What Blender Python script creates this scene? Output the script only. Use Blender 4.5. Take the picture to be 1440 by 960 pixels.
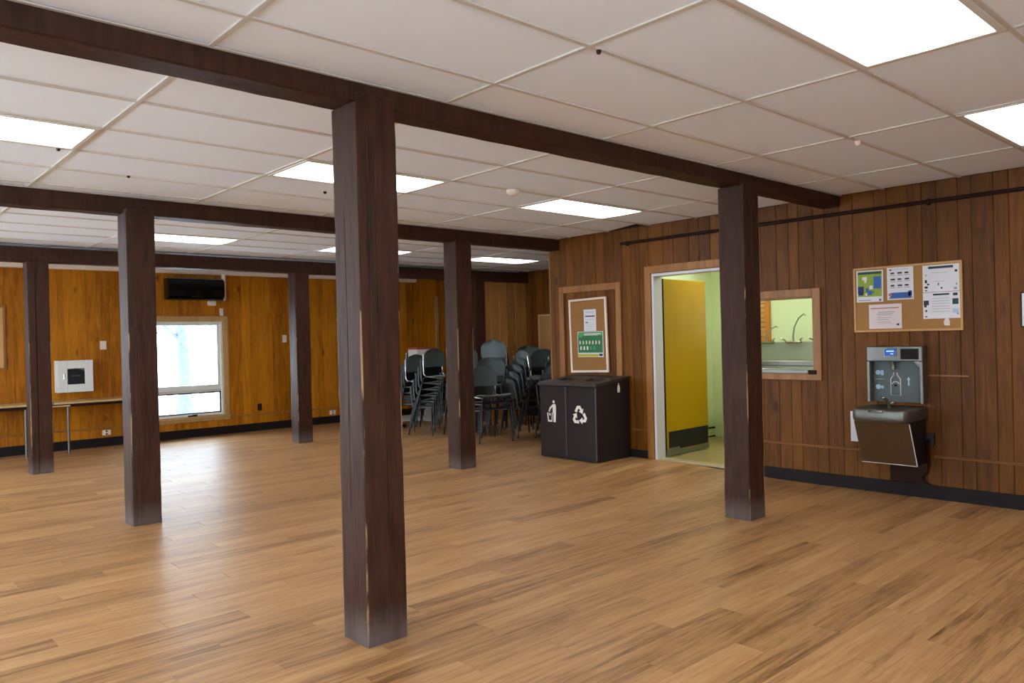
import bpy, math, random
from mathutils import Vector, Matrix, noise

for o in list(bpy.data.objects): bpy.data.objects.remove(o)
SC = bpy.context.scene
COL = SC.collection
PI = math.pi
R = math.radians

# ------------------------------------------------------------------ camera
F_PX = 1084.404
cam_d = bpy.data.cameras.new('camera'); cam = bpy.data.objects.new('camera', cam_d); COL.objects.link(cam)
cam_d.sensor_width = 36.0; cam_d.lens = F_PX * 36.0 / 1440.0; cam_d.clip_start = 0.05; cam_d.clip_end = 300
YPR = (0.739290, -0.003770, -0.024233)
_yaw, _pit, _rol = YPR
Fv = Vector((math.sin(_yaw)*math.cos(_pit), math.cos(_yaw)*math.cos(_pit), math.sin(_pit)))
Rv = Vector((math.cos(_yaw), -math.sin(_yaw), 0)); Uv = Rv.cross(Fv)
R2 = math.cos(_rol)*Rv + math.sin(_rol)*Uv
U2 = -math.sin(_rol)*Rv + math.cos(_rol)*Uv
CAM_Z = 1.428
M = Matrix(((R2.x, U2.x, -Fv.x, 0), (R2.y, U2.y, -Fv.y, 0), (R2.z, U2.z, -Fv.z, CAM_Z), (0, 0, 0, 1)))
cam.matrix_world = M
SC.camera = cam

# ------------------------------------------------------------------ world, light levels, exposure
SKY_STRENGTH = 13.0
LAMP_STRENGTH = 6.5
KITCHEN_STRENGTH = 14.0
EXPOSURE = 0.12
w = bpy.data.worlds.new('overcast_sky'); SC.world = w; w.use_nodes = True
bg = w.node_tree.nodes['Background']; bg.inputs['Color'].default_value = (0.80, 0.90, 1.0, 1); bg.inputs['Strength'].default_value = SKY_STRENGTH
SC.view_settings.view_transform = 'Standard'; SC.view_settings.look = 'None'
SC.view_settings.gamma = 1; SC.view_settings.use_curve_mapping = False
SC.view_settings.exposure = EXPOSURE

# ------------------------------------------------------------------ materials
def srgb(r, g, b):
    f = lambda c: (c/255/12.92) if c/255 <= 0.04045 else ((c/255+0.055)/1.055)**2.4
    return (f(r), f(g), f(b), 1)
def new_mat(name):
    m = bpy.data.materials.new(name); m.use_nodes = True
    nt = m.node_tree; b = nt.nodes['Principled BSDF']
    return m, nt, b
def N(nt, t, **k):
    n = nt.nodes.new(t)
    for a, v in k.items(): setattr(n, a, v)
    return n
def simple(name, col, rough=0.6, metal=0.0, spec=0.5, noise_amt=0.0, scale=8.0, bump=0.0):
    m, nt, b = new_mat(name)
    b.inputs['Roughness'].default_value = rough; b.inputs['Metallic'].default_value = metal
    b.inputs['Specular IOR Level'].default_value = spec
    b.inputs['Base Color'].default_value = col
    if noise_amt > 0 or bump > 0:
        tc = N(nt, 'ShaderNodeTexCoord'); no = N(nt, 'ShaderNodeTexNoise'); no.inputs['Scale'].default_value = scale
        no.inputs['Detail'].default_value = 5
        nt.links.new(tc.outputs['Object'], no.inputs['Vector'])
        if noise_amt > 0:
            mx = N(nt, 'ShaderNodeMix', data_type='RGBA')
            mx.inputs['A'].default_value = tuple(c*(1-noise_amt) for c in col[:3])+(1,)
            mx.inputs['B'].default_value = tuple(min(1, c*(1+noise_amt)) for c in col[:3])+(1,)
            nt.links.new(no.outputs['Fac'], mx.inputs['Factor']); nt.links.new(mx.outputs['Result'], b.inputs['Base Color'])
        if bump > 0:
            bp = N(nt, 'ShaderNodeBump'); bp.inputs['Strength'].default_value = bump; bp.inputs['Distance'].default_value = 0.01
            nt.links.new(no.outputs['Fac'], bp.inputs['Height']); nt.links.new(bp.outputs['Normal'], b.inputs['Normal'])
    return m
def emit(name, col, s):
    m, nt, b = new_mat(name)
    b.inputs['Base Color'].default_value = col; b.inputs['Emission Color'].default_value = col
    b.inputs['Emission Strength'].default_value = s
    return m
def wood(name, dark, mid, light, axis='Z', rough=0.45, spec=0.35, tint=0.25, knots=True):
    """grain runs along axis; every board carries a float attribute rnd"""
    m, nt, b = new_mat(name); L = nt.links.new
    geo = N(nt, 'ShaderNodeNewGeometry'); at = N(nt, 'ShaderNodeAttribute', attribute_name='rnd')
    mul = N(nt, 'ShaderNodeMath', operation='MULTIPLY'); mul.inputs[1].default_value = 37.0; L(at.outputs['Fac'], mul.inputs[0])
    add = N(nt, 'ShaderNodeVectorMath', operation='ADD'); cmb = N(nt, 'ShaderNodeCombineXYZ')
    for k in range(3): L(mul.outputs[0], cmb.inputs[k])
    L(geo.outputs['Position'], add.inputs[0]); L(cmb.outputs[0], add.inputs[1])
    mp = N(nt, 'ShaderNodeMapping'); L(add.outputs[0], mp.inputs['Vector'])
    sc = {'Z': (9, 9, 0.9), 'X': (0.75, 14, 14), 'Y': (9, 0.9, 9)}[axis]; mp.inputs['Scale'].default_value = sc
    n1 = N(nt, 'ShaderNodeTexNoise'); n1.inputs['Scale'].default_value = 1.6; n1.inputs['Detail'].default_value = 6; n1.inputs['Distortion'].default_value = 1.2
    L(mp.outputs[0], n1.inputs['Vector'])
    mp2 = N(nt, 'ShaderNodeMapping'); L(add.outputs[0], mp2.inputs['Vector']); mp2.inputs['Scale'].default_value = tuple(s*5 for s in sc)
    n2 = N(nt, 'ShaderNodeTexNoise'); n2.inputs['Scale'].default_value = 2.2; n2.inputs['Detail'].default_value = 4
    L(mp2.outputs[0], n2.inputs['Vector'])
    mixf = N(nt, 'ShaderNodeMath', operation='MULTIPLY_ADD'); mixf.inputs[1].default_value = 0.35; L(n2.outputs['Fac'], mixf.inputs[0])
    m3 = N(nt, 'ShaderNodeMath', operation='MULTIPLY'); m3.inputs[1].default_value = 0.65; L(n1.outputs['Fac'], m3.inputs[0]); L(m3.outputs[0], mixf.inputs[2])
    r1 = N(nt, 'ShaderNodeMath', operation='MULTIPLY_ADD'); r1.inputs[1].default_value = tint; r1.inputs[2].default_value = -tint/2; L(at.outputs['Fac'], r1.inputs[0])
    s2 = N(nt, 'ShaderNodeMath', operation='ADD'); L(mixf.outputs[0], s2.inputs[0]); L(r1.outputs[0], s2.inputs[1])
    cr = N(nt, 'ShaderNodeValToRGB'); L(s2.outputs[0], cr.inputs['Fac'])
    e = cr.color_ramp.elements; e[0].position = 0.30; e[0].color = dark; e[1].position = 0.70; e[1].color = light
    el = cr.color_ramp.elements.new(0.48); el.color = mid
    out = cr.outputs['Color']
    if knots:
        vo = N(nt, 'ShaderNodeTexVoronoi'); vo.inputs['Scale'].default_value = 1.6
        mk = N(nt, 'ShaderNodeMapping'); mk.inputs['Scale'].default_value = (1.8, 1.8, 0.8); L(add.outputs[0], mk.inputs['Vector']); L(mk.outputs[0], vo.inputs['Vector'])
        rk = N(nt, 'ShaderNodeMapRange'); rk.inputs['From Min'].default_value = 0.03; rk.inputs['From Max'].default_value = 0.10
        L(vo.outputs['Distance'], rk.inputs['Value'])
        mx = N(nt, 'ShaderNodeMix', data_type='RGBA'); mx.inputs['A'].default_value = tuple(c*0.35 for c in dark[:3])+(1,)
        L(rk.outputs['Result'], mx.inputs['Factor']); L(out, mx.inputs['B']); out = mx.outputs['Result']
    L(out, b.inputs['Base Color'])
    b.inputs['Roughness'].default_value = rough; b.inputs['Specular IOR Level'].default_value = spec
    bp = N(nt, 'ShaderNodeBump'); bp.inputs['Strength'].default_value = 0.12; bp.inputs['Distance'].default_value = 0.004
    L(n2.outputs['Fac'], bp.inputs['Height']); L(bp.outputs['Normal'], b.inputs['Normal'])
    return m
def painted_timber(name):
    """dark brown painted rough timber, bare wood where the attribute wear says so"""
    m, nt, b = new_mat(name); L = nt.links.new
    geo = N(nt, 'ShaderNodeNewGeometry'); at = N(nt, 'ShaderNodeAttribute', attribute_name='wear')
    mp = N(nt, 'ShaderNodeMapping'); mp.inputs['Scale'].default_value = (14, 14, 2.2); L(geo.outputs['Position'], mp.inputs['Vector'])
    n1 = N(nt, 'ShaderNodeTexNoise'); n1.inputs['Scale'].default_value = 2.0; n1.inputs['Detail'].default_value = 7; L(mp.outputs[0], n1.inputs['Vector'])
    n2 = N(nt, 'ShaderNodeTexNoise'); n2.inputs['Scale'].default_value = 9.0; n2.inputs['Detail'].default_value = 5
    mp3 = N(nt, 'ShaderNodeMapping'); mp3.inputs['Scale'].default_value = (1, 1, 0.28); L(geo.outputs['Position'], mp3.inputs['Vector']); L(mp3.outputs[0], n2.inputs['Vector'])
    cr = N(nt, 'ShaderNodeValToRGB'); L(n1.outputs['Fac'], cr.inputs['Fac'])
    e = cr.color_ramp.elements; e[0].position = 0.3; e[0].color = srgb(46, 25, 17); e[1].position = 0.75; e[1].color = srgb(70, 42, 30)
    sm = N(nt, 'ShaderNodeMath', operation='ADD'); L(at.outputs['Fac'], sm.inputs[0]); L(n2.outputs['Fac'], sm.inputs[1])
    rg = N(nt, 'ShaderNodeMapRange'); rg.inputs['From Min'].default_value = 1.53; rg.inputs['From Max'].default_value = 1.60; L(sm.outputs[0], rg.inputs['Value'])
    mx = N(nt, 'ShaderNodeMix', data_type='RGBA'); mx.inputs['B'].default_value = srgb(150, 118, 80)
    L(rg.outputs['Result'], mx.inputs['Factor']); L(cr.outputs['Color'], mx.inputs['A'])
    # scuffed grey band close to the floor
    sx = N(nt, 'ShaderNodeSeparateXYZ'); L(geo.outputs['Position'], sx.inputs[0])
    rz = N(nt, 'ShaderNodeMapRange'); rz.inputs['From Min'].default_value = 0.18; rz.inputs['From Max'].default_value = 0.04; L(sx.outputs['Z'], rz.inputs['Value'])
    ml = N(nt, 'ShaderNodeMath', operation='MULTIPLY'); L(rz.outputs['Result'], ml.inputs[0]); L(n2.outputs['Fac'], ml.inputs[1])
    mx2 = N(nt, 'ShaderNodeMix', data_type='RGBA'); mx2.inputs['B'].default_value = srgb(112, 100, 96)
    L(ml.outputs[0], mx2.inputs['Factor']); L(mx.outputs['Result'], mx2.inputs['A'])
    L(mx2.outputs['Result'], b.inputs['Base Color'])
    b.inputs['Roughness'].default_value = 0.55; b.inputs['Specular IOR Level'].default_value = 0.18
    bp = N(nt, 'ShaderNodeBump'); bp.inputs['Strength'].default_value = 0.35; bp.inputs['Distance'].default_value = 0.008
    L(n1.outputs['Fac'], bp.inputs['Height']); L(bp.outputs['Normal'], b.inputs['Normal'])
    return m
def glass_mat(name, tint=(0.93, 0.97, 0.98, 1)):
    m = bpy.data.materials.new(name); m.use_nodes = True; nt = m.node_tree; nt.nodes.clear()
    o = N(nt, 'ShaderNodeOutputMaterial'); mx = N(nt, 'ShaderNodeMixShader'); t = N(nt, 'ShaderNodeBsdfTransparent'); g = N(nt, 'ShaderNodeBsdfGlossy')
    t.inputs['Color'].default_value = tint; g.inputs['Roughness'].default_value = 0.02
    lw = N(nt, 'ShaderNodeLayerWeight'); lw.inputs['Blend'].default_value = 0.12
    nt.links.new(lw.outputs['Fresnel'], mx.inputs[0]); nt.links.new(t.outputs[0], mx.inputs[1]); nt.links.new(g.outputs[0], mx.inputs[2]); nt.links.new(mx.outputs[0], o.inputs[0])
    return m

MT = {}
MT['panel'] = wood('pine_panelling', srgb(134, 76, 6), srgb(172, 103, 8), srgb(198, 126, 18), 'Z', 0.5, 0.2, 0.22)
MT['panel_aged'] = wood('aged_pine_panelling', srgb(73, 39, 5), srgb(97, 55, 7), srgb(120, 71, 13), 'Z', 0.5, 0.2, 0.22)  # same pine, with the dimmer light on the fountain wall put into its colour
MT['trim_wood'] = wood('clear_finished_trim', srgb(116, 72, 22), srgb(142, 90, 32), srgb(160, 108, 46), 'Z', 0.4, 0.4, 0.1, False)
MT['trim_aged'] = wood('aged_trim', srgb(96, 56, 20), srgb(116, 70, 28), srgb(134, 84, 38), 'Y', 0.5, 0.2, 0.1, False)  # darker tone of the trim wood
MT['casing'] = wood('pale_window_casing', srgb(160, 122, 72), srgb(180, 140, 88), srgb(196, 156, 104), 'Z', 0.45, 0.4, 0.1, False)
MT['panel_pale'] = wood('pale_partition_veneer', srgb(134, 88, 44), srgb(162, 110, 56), srgb(182, 128, 70), 'Z', 0.35, 0.45, 0.2, False)
MT['floor'] = wood('oak_vinyl_plank', srgb(112, 77, 44), srgb(168, 124, 80), srgb(192, 150, 102), 'X', 0.40, 0.36, 0.16, False)
MT['slab'] = simple('floor_underlay', srgb(70, 50, 34), 0.8, noise_amt=0.1)
MT['sink_steel'] = simple('sink_steel', srgb(150, 156, 136), 0.4, 0.3, noise_amt=0.05)
MT['timber'] = painted_timber('brown_painted_timber')
MT['tile'] = simple('mineral_ceiling_tile', srgb(240, 247, 255), 0.9, noise_amt=0.01, scale=3, bump=0.08)
MT['rail'] = simple('ceiling_grid_metal', srgb(204, 198, 188), 0.6, 0.0, noise_amt=0.02)
MT['frame_white'] = simple('white_enamel', srgb(222, 220, 214), 0.4, noise_amt=0.02)
MT['plenum'] = simple('dark_plenum', srgb(30, 26, 24), 0.9, noise_amt=0.1)
MT['lens'] = emit('fluorescent_lens', (1.0, 0.975, 0.94, 1), LAMP_STRENGTH)
MT['klens'] = emit('kitchen_fluorescent_lens', (0.98, 1.0, 0.80, 1), KITCHEN_STRENGTH)
MT['base_dark'] = simple('dark_rubber_base', srgb(28, 19, 20), 0.6, spec=0.2, noise_amt=0.1)
MT['plain_wood_wall'] = wood('plain_wood_wall', srgb(104, 56, 8), srgb(134, 76, 12), srgb(158, 96, 20), 'Z', 0.4, 0.4, 0.2)
MT['black_metal'] = simple('black_powder_coat', srgb(22, 21, 22), 0.35, 0.3, noise_amt=0.1)
MT['black_gloss'] = simple('black_gloss_plastic', srgb(10, 10, 11), 0.12, noise_amt=0.05)
MT['black_matt'] = simple('black_matt_plastic', srgb(16, 15, 15), 0.6, noise_amt=0.1)
MT['chrome'] = simple('chrome', srgb(200, 200, 200), 0.15, 1.0, noise_amt=0.02)
MT['steel'] = simple('brushed_steel', srgb(118, 116, 110), 0.38, 0.8, noise_amt=0.05, scale=20)
MT['steel_dark'] = simple('grey_plastic_alcove', srgb(84, 92, 92), 0.5, 0.2, noise_amt=0.04)
MT['bronze'] = simple('bronze_apron', srgb(104, 82, 58), 0.35, 0.6, noise_amt=0.05)
MT['chair'] = simple('charcoal_green_plastic', srgb(66, 76, 74), 0.45, noise_amt=0.08)  # topmost chairs: light from above put into a paler colour
MT['chair_dark'] = simple('black_chair_plastic', srgb(20, 22, 23), 0.4, noise_amt=0.08)  # lower chairs: same shell, shade of the stack put into the colour
MT['bin'] = simple('brown_black_bin_plastic', srgb(38, 28, 27), 0.6, spec=0.2, noise_amt=0.05)
MT['bin_top'] = simple('bin_lid_plastic', srgb(52, 42, 38), 0.45, spec=0.3, noise_amt=0.05)
MT['bin_line'] = simple('bin_edge_strip', srgb(62, 54, 58), 0.5, noise_amt=0.03)
MT['white'] = simple('white_print', srgb(225, 218, 205), 0.6, noise_amt=0.02)
MT['paper'] = simple('white_paper', srgb(220, 218, 222), 0.8, noise_amt=0.015)
MT['paper_pink'] = simple('pinkish_paper', srgb(222, 206, 204), 0.8, noise_amt=0.015)
MT['cork'] = simple('cork', srgb(160, 116, 66), 0.9, noise_amt=0.12, scale=90, bump=0.2)
MT['cork_dark'] = simple('worn_cork', srgb(150, 104, 56), 0.9, noise_amt=0.15, scale=30, bump=0.2)
MT['cork_frame'] = simple('pale_oak_frame', srgb(196, 148, 90), 0.5, noise_amt=0.08)
MT['grey_text'] = simple('grey_ink', srgb(150, 150, 156), 0.8, noise_amt=0.05)
MT['dark_text'] = simple('dark_green_ink', srgb(40, 66, 70), 0.7, noise_amt=0.05)
MT['red_text'] = simple('red_ink', srgb(176, 110, 112), 0.7, noise_amt=0.05)
MT['black_ink'] = simple('black_ink', srgb(40, 42, 52), 0.7, noise_amt=0.05)
MT['blue'] = simple('blue_ink', srgb(46, 92, 160), 0.6, noise_amt=0.08)
MT['navy'] = simple('navy_ink', srgb(34, 44, 98), 0.6, noise_amt=0.08)
MT['lime'] = simple('lime_green_ink', srgb(138, 160, 48), 0.6, noise_amt=0.2, scale=40)
MT['green'] = simple('poster_green', srgb(30, 108, 58), 0.5, noise_amt=0.1)
MT['green_l'] = simple('poster_light_green', srgb(74, 150, 84), 0.5, noise_amt=0.1)
MT['yellow_p'] = simple('poster_yellow', srgb(190, 176, 40), 0.5, noise_amt=0.05)
MT['pale_blue'] = simple('pale_blue_ink', srgb(170, 196, 214), 0.6, noise_amt=0.05)
MT['yellow_door'] = simple('yellow_door_paint', srgb(176, 138, 0), 0.5, spec=0.15, noise_amt=0.12, scale=3)
MT['green_wall'] = simple('pale_green_wall_paint', srgb(205, 216, 172), 0.6, noise_amt=0.03, scale=2)
MT['door_frame'] = simple('pale_grey_door_frame', srgb(206, 204, 208), 0.4, noise_amt=0.02)
MT['kfloor'] = simple('olive_vinyl_floor', srgb(150, 132, 84), 0.4, noise_amt=0.25, scale=9)
MT['threshold'] = simple('pale_threshold', srgb(176, 158, 120), 0.4, noise_amt=0.05)
MT['galv'] = simple('galvanised_plate', srgb(120, 122, 100), 0.45, 0.5, noise_amt=0.1)
MT['orange_wood'] = simple('orange_varnished_wood', srgb(196, 120, 44), 0.4, noise_amt=0.12, scale=20)
MT['pipe'] = simple('brown_painted_pipe', srgb(36, 18, 12), 0.6, spec=0.15, noise_amt=0.05)
MT['beige'] = simple('beige_laminate', srgb(196, 164, 112), 0.4, noise_amt=0.05)
MT['ivory'] = simple('ivory_plastic', srgb(232, 212, 196), 0.5, noise_amt=0.02)
MT['glass'] = glass_mat('window_glass')
MT['screen'] = emit('blue_display', srgb(30, 80, 170), 0.35)
MT['screen_txt'] = emit('pale_display_text', srgb(170, 210, 240), 0.5)
MT['snow'] = simple('snowy_ground', srgb(225, 228, 232), 0.9, noise_amt=0.06, scale=1.2)
MT['bark'] = simple('grey_birch_bark', srgb(84, 90, 98), 0.9, noise_amt=0.5, scale=7, bump=0.4)
MT['bark2'] = simple('pale_far_bark', srgb(104, 104, 108), 0.9, noise_amt=0.15, scale=7)
MT['dolly'] = simple('white_dolly_frame', srgb(200, 196, 190), 0.4, noise_amt=0.03)
MT['red'] = simple('red_carton', srgb(150, 50, 40), 0.6, noise_amt=0.05)
MT['stain'] = simple('dark_stained_board', srgb(44, 26, 18), 0.7, spec=0.15, noise_amt=0.25, scale=12)

# ------------------------------------------------------------------ mesh builder
class MB:
    def __init__(s): s.v = []; s.f = []; s.m = []; s.smooth = []
    def add(s, vs, fs, mi=0, smooth=False):
        b = len(s.v); s.v += [tuple(p) for p in vs]
        for f in fs: s.f.append(tuple(b+i for i in f)); s.m.append(mi); s.smooth.append(smooth)
        return s
    def box(s, x0, y0, z0, x1, y1, z1, mi=0):
        vs = [(x, y, z) for x in (x0, x1) for y in (y0, y1) for z in (z0, z1)]
        return s.add(vs, [(0, 1, 3, 2), (4, 6, 7, 5), (0, 4, 5, 1), (2, 3, 7, 6), (0, 2, 6, 4), (1, 5, 7, 3)], mi)
    def cbox(s, x0, y0, z0, x1, y1, z1, c=0.003, mi=0):
        """chamfered box"""
        lo = (x0, y0, z0); hi = (x1, y1, z1); vs = []; idx = {}
        for sx in (0, 1):
            for sy in (0, 1):
                for sz in (0, 1):
                    sg = (sx, sy, sz)
                    for a in range(3):
                        p = []
                        for k in range(3):
                            base = hi[k] if sg[k] else lo[k]; d = -c if sg[k] else c
                            p.append(base if k == a else base+d)
                        idx[(sg, a)] = len(vs); vs.append(tuple(p))
        fs = []
        for a in range(3):
            b_, c_ = (a+1) % 3, (a+2) % 3
            for sa in (0, 1):
                ring = []
                for (p, q) in ((0, 0), (1, 0), (1, 1), (0, 1)):
                    g = [0, 0, 0]; g[a] = sa; g[b_] = p; g[c_] = q; ring.append(idx[(tuple(g), a)])
                fs.append(ring if sa else ring[::-1])
        for a in range(3):          # edges along axis a
            b_, c_ = (a+1) % 3, (a+2) % 3
            for p in (0, 1):
                for q in (0, 1):
                    g0 = [0, 0, 0]; g1 = [0, 0, 0]; g0[b_] = g1[b_] = p; g0[c_] = g1[c_] = q; g1[a] = 1
                    g0 = tuple(g0); g1 = tuple(g1)
                    fc = [idx[(g0, b_)], idx[(g1, b_)], idx[(g1, c_)], idx[(g0, c_)]]
                    if p == q: fc = fc[::-1]
                    fs.append(fc)
        for sx in (0, 1):
            for sy in (0, 1):
                for sz in (0, 1):
                    g = (sx, sy, sz); t = [idx[(g, 0)], idx[(g, 1)], idx[(g, 2)]]
                    if (sx+sy+sz) % 2 == 0: t = t[::-1]
                    fs.append(t)
        return s.add(vs, fs, mi)
    def tube(s, pts, r, n=8, mi=0, caps=True, smooth=True):
        pts = [Vector(p) for p in pts]; rs = r if isinstance(r, (list, tuple)) else [r]*len(pts)
        vs = []; fs = []; prev = None
        for i, p in enumerate(pts):
            t = (pts[min(i+1, len(pts)-1)]-pts[max(i-1, 0)]).normalized()
            if prev is None:
                a = Vector((0, 0, 1)) if abs(t.z) < 0.9 else Vector((1, 0, 0)); u = t.cross(a).normalized()
            else: u = (prev - t*prev.dot(t)).normalized()
            prev = u; v = t.cross(u)
            for k in range(n):
                an = 2*PI*k/n; vs.append(p+rs[i]*(math.cos(an)*u+math.sin(an)*v))
        for i in range(len(pts)-1):
            for k in range(n):
                k2 = (k+1) % n; fs.append((i*n+k, i*n+k2, (i+1)*n+k2, (i+1)*n+k))
        s.add(vs, fs, mi, smooth)
        if caps:
            s.add(vs[:n], [tuple(range(n))[::-1]], mi); s.add(vs[-n:], [tuple(range(n))], mi)
        return s
    def prism(s, poly, fn0, fn1, mi=0, smooth=False):
        """polygon points (a, b) put on two faces by fn0 and fn1"""
        n = len(poly); vs = [fn0(a, b) for a, b in poly]+[fn1(a, b) for a, b in poly]
        s.add(vs, [tuple(range(n))[::-1], tuple(range(n, 2*n))], mi)
        return s.add(vs, [(i, (i+1) % n, n+(i+1) % n, n+i) for i in range(n)], mi, smooth)
    def grid(s, rows, mi=0, smooth=True, closed=False):
        nr = len(rows); nc = len(rows[0]); vs = [p for r_ in rows for p in r_]; fs = []
        for i in range(nr-1):
            for j in range(nc if closed else nc-1):
                j2 = (j+1) % nc; fs.append((i*nc+j, i*nc+j2, (i+1)*nc+j2, (i+1)*nc+j))
        return s.add(vs, fs, mi, smooth)
    def build(s, name, mats, parent=None, rnd=None, wear=None):
        me = bpy.data.meshes.new(name); me.from_pydata(s.v, [], s.f)
        if not isinstance(mats, (list, tuple)): mats = [mats]
        for m in mats: me.materials.append(MT[m])
        me.polygons.foreach_set('material_index', s.m); me.polygons.foreach_set('use_smooth', s.smooth)
        if rnd is not None:
            a = me.attributes.new('rnd', 'FLOAT', 'POINT'); a.data.foreach_set('value', [rnd]*len(s.v))
        if wear is not None:
            a = me.attributes.new('wear', 'FLOAT', 'POINT'); a.data.foreach_set('value', wear)
        me.validate(); me.update()
        o = bpy.data.objects.new(name, me); COL.objects.link(o)
        if parent is not None: o.parent = parent
        return o
def fix_normals(o):
    import bmesh
    bm = bmesh.new(); bm.from_mesh(o.data); bmesh.ops.recalc_face_normals(bm, faces=bm.faces); bm.to_mesh(o.data); bm.free(); return o
def tag(o, label, cat, group=None, kind=None):
    o['label'] = label; o['category'] = cat
    if group: o['group'] = group
    if kind: o['kind'] = kind
    return o
def thing(name, loc, label, cat, group=None, rz=0.0):
    o = bpy.data.objects.new(name, None); COL.objects.link(o); o.location = loc; o.rotation_euler = (0, 0, rz); o.empty_display_size = 0.1
    return tag(o, label, cat, group)
def struct(o): o['kind'] = 'structure'; return o
def sempty(name, loc=(0, 0, 0)):
    o = bpy.data.objects.new(name, None); COL.objects.link(o); o.location = loc; return struct(o)

rng = random.Random(7)
# ------------------------------------------------------------------ room constants
XW = 6.943      # near wall with the fountain
XS = 9.82       # side wall of the alcove
YC = 6.87       # where the near wall ends
YW = 12.342     # window wall
ZC = 2.653      # ceiling
XL, YB = -3.2, -2.6
def sstep(a, b, x):
    t = min(1, max(0, (x-a)/(b-a))); return t*t*(3-2*t)
def hfloor(x, y): return 0.045*sstep(5.6, 6.6, x)*sstep(3.6, 5.2, y)*(1-sstep(8.6, 9.6, y))
BEAMS = [(3.15, 3.365, 2.552), (6.70, 6.915, 2.513), (10.28, 10.51, 2.448)]

# ------------------------------------------------------------------ floor: slab and planks
def in_room(x, y): return (x < XW and y < YW) or (y > YC and x < XS)
fl = MB(); fl.box(XL, YB, -0.12, XW, YW, -0.012); fl.box(XW, YC, -0.12, XS, YW, -0.012)
floor = struct(fl.build('floor', 'slab'))
PW, PL, TH = 0.152, 1.219, 0.010
planks = []
def add_planks():
    row = 0; y = YB
    while y < YW-0.01:
        off = (row*0.37 % 1.0)*PL + rng.random()*0.1; x = XL-off; y1 = min(y+PW, YW)
        while x < XS:
            x0 = max(x, XL); xm = XW if (y+y1)/2 < YC else XS; x1 = min(x+PL, xm)
            if x1-x0 > 0.02: planks.append((x0, y, x1, y1, rng.random()))
            x += PL
        y += PW; row += 1
add_planks()
def proj(p):
    d = Vector(p)-Vector((0, 0, CAM_Z)); z = d.dot(Fv)
    if z < 0.3: return None
    return (720+F_PX*d.dot(R2)/z, 480-F_PX*d.dot(U2)/z, z)
def size_seen(x0, y0, x1, y1, z=0.0):
    q = proj(((x0+x1)/2, (y0+y1)/2, z))
    best = 0
    for fx in (0.1, 0.5, 0.9):
        q = proj((x0+(x1-x0)*fx, (y0+y1)/2, z))
        if q and -20 < q[0] < 1460 and -20 < q[1] < 980: best = max(best, (x1-x0)*(y1-y0)/q[2]**3)
    return best
planks.sort(key=lambda p: -size_seen(*p[:4]))
def plank_mesh(mb, p):
    x0, y0, x1, y1, _ = p; g = 0.0003; x0 += g; y0 += g; x1 -= g; y1 -= g; c = 0.0012
    xs = [x0, x1] if hfloor(x1, y1) < 1e-4 and hfloor(x0, y0) < 1e-4 else [x0+(x1-x0)*i/4 for i in range(5)]
    rows = []
    for i, x in enumerate(xs):
        xi = x+(c if i == 0 else (-c if i == len(xs)-1 else 0))
        h0, h1 = hfloor(x, y0), hfloor(x, y1)
        rows.append([(x, y0, h0-TH), (x, y0, h0-c), (xi, y0+c, h0), (xi, y1-c, h1), (x, y1, h1-c), (x, y1, h1-TH)])
    mb.grid(rows, smooth=False)
    n = len(xs); b = len(mb.v)-6*n
    mb.f.append(tuple(b+k for k in range(6))[::-1]); mb.f.append(tuple(b+6*(n-1)+k for k in range(6)))
    mb.m += [0, 0]; mb.smooth += [False, False]
    # chamfered ends
for p in planks[:295]:
    mb = MB(); plank_mesh(mb, p); mb.build('plank', 'floor', floor, rnd=p[4])
mb = MB(); rn = []
for p in planks[295:]:
    a = len(mb.v); plank_mesh(mb, p); rn += [p[4]]*(len(mb.v)-a)
o = mb.build('far_planks', 'floor', floor, rnd=0.5); o['kind'] = 'stuff'; o['label'] = 'small distant oak planks of the same floor'
o.data.attributes['rnd'].data.foreach_set('value', rn)

# ------------------------------------------------------------------ walls with boards
def wall_boards(parent, axis, plane, out, u0, u1, z0, z1, grooves, holes, mat='panel', th=0.012, prng=rng, tintfix=None):
    """boards run vertically. axis 'Y': wall at x=plane along y. out = +-1 room side direction"""
    us = sorted([u0]+[g for g in grooves if u0 < g < u1]+[u1])
    for a, b in zip(us[:-1], us[1:]):
        rv = prng.random()
        cuts = sorted(set([a, b]+[h[k] for h in holes for k in (0, 1) if a < h[k] < b]))
        segs = []
        for c, d in zip(cuts[:-1], cuts[1:]):
            zs = [(z0, z1)]
            for h in holes:
                if h[0] < (c+d)/2 < h[1]:
                    nz = []
                    for s0, s1 in zs:
                        if h[3] <= s0 or h[2] >= s1: nz.append((s0, s1)); continue
                        if h[2] > s0: nz.append((s0, h[2]))
                        if h[3] < s1: nz.append((h[3], s1))
                    zs = nz
            for s0, s1 in zs:
                if s1-s0 > 0.01: segs.append([c, d, s0, s1])
        # merge neighbours with the same z range
        merged = []
        for s in segs:
            for m in merged:
                if abs(m[1]-s[0]) < 1e-6 and m[2] == s[2] and m[3] == s[3]: m[1] = s[1]; break
            else: merged.append(s)
        for c, d, s0, s1 in merged:
            g = 0.0012; cc = c+(g if c == a else 0); dd = d-(g if d == b else 0)
            if dd-cc < 0.006: continue
            mb = MB(); lo, hi = sorted((plane, plane+out*th)); ch = min(0.003, (dd-cc)/4)
            if axis == 'Y': mb.cbox(lo, cc, s0, hi, dd, s1, ch)
            else: mb.cbox(cc, lo, s0, dd, hi, s1, ch)
            mb.build('board', mat, parent, rnd=rv)
def random_grooves(a, b, r):
    out = []; x = a
    while x < b:
        x += r.choice([0.10, 0.13, 0.155, 0.19, 0.21]); out.append(x)
    return out
def backing(name, boxes, mat='panel'):
    mb = MB()
    for b_ in boxes: mb.box(*b_)
    return struct(mb.build(name, mat, None, rnd=0.3))

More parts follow.
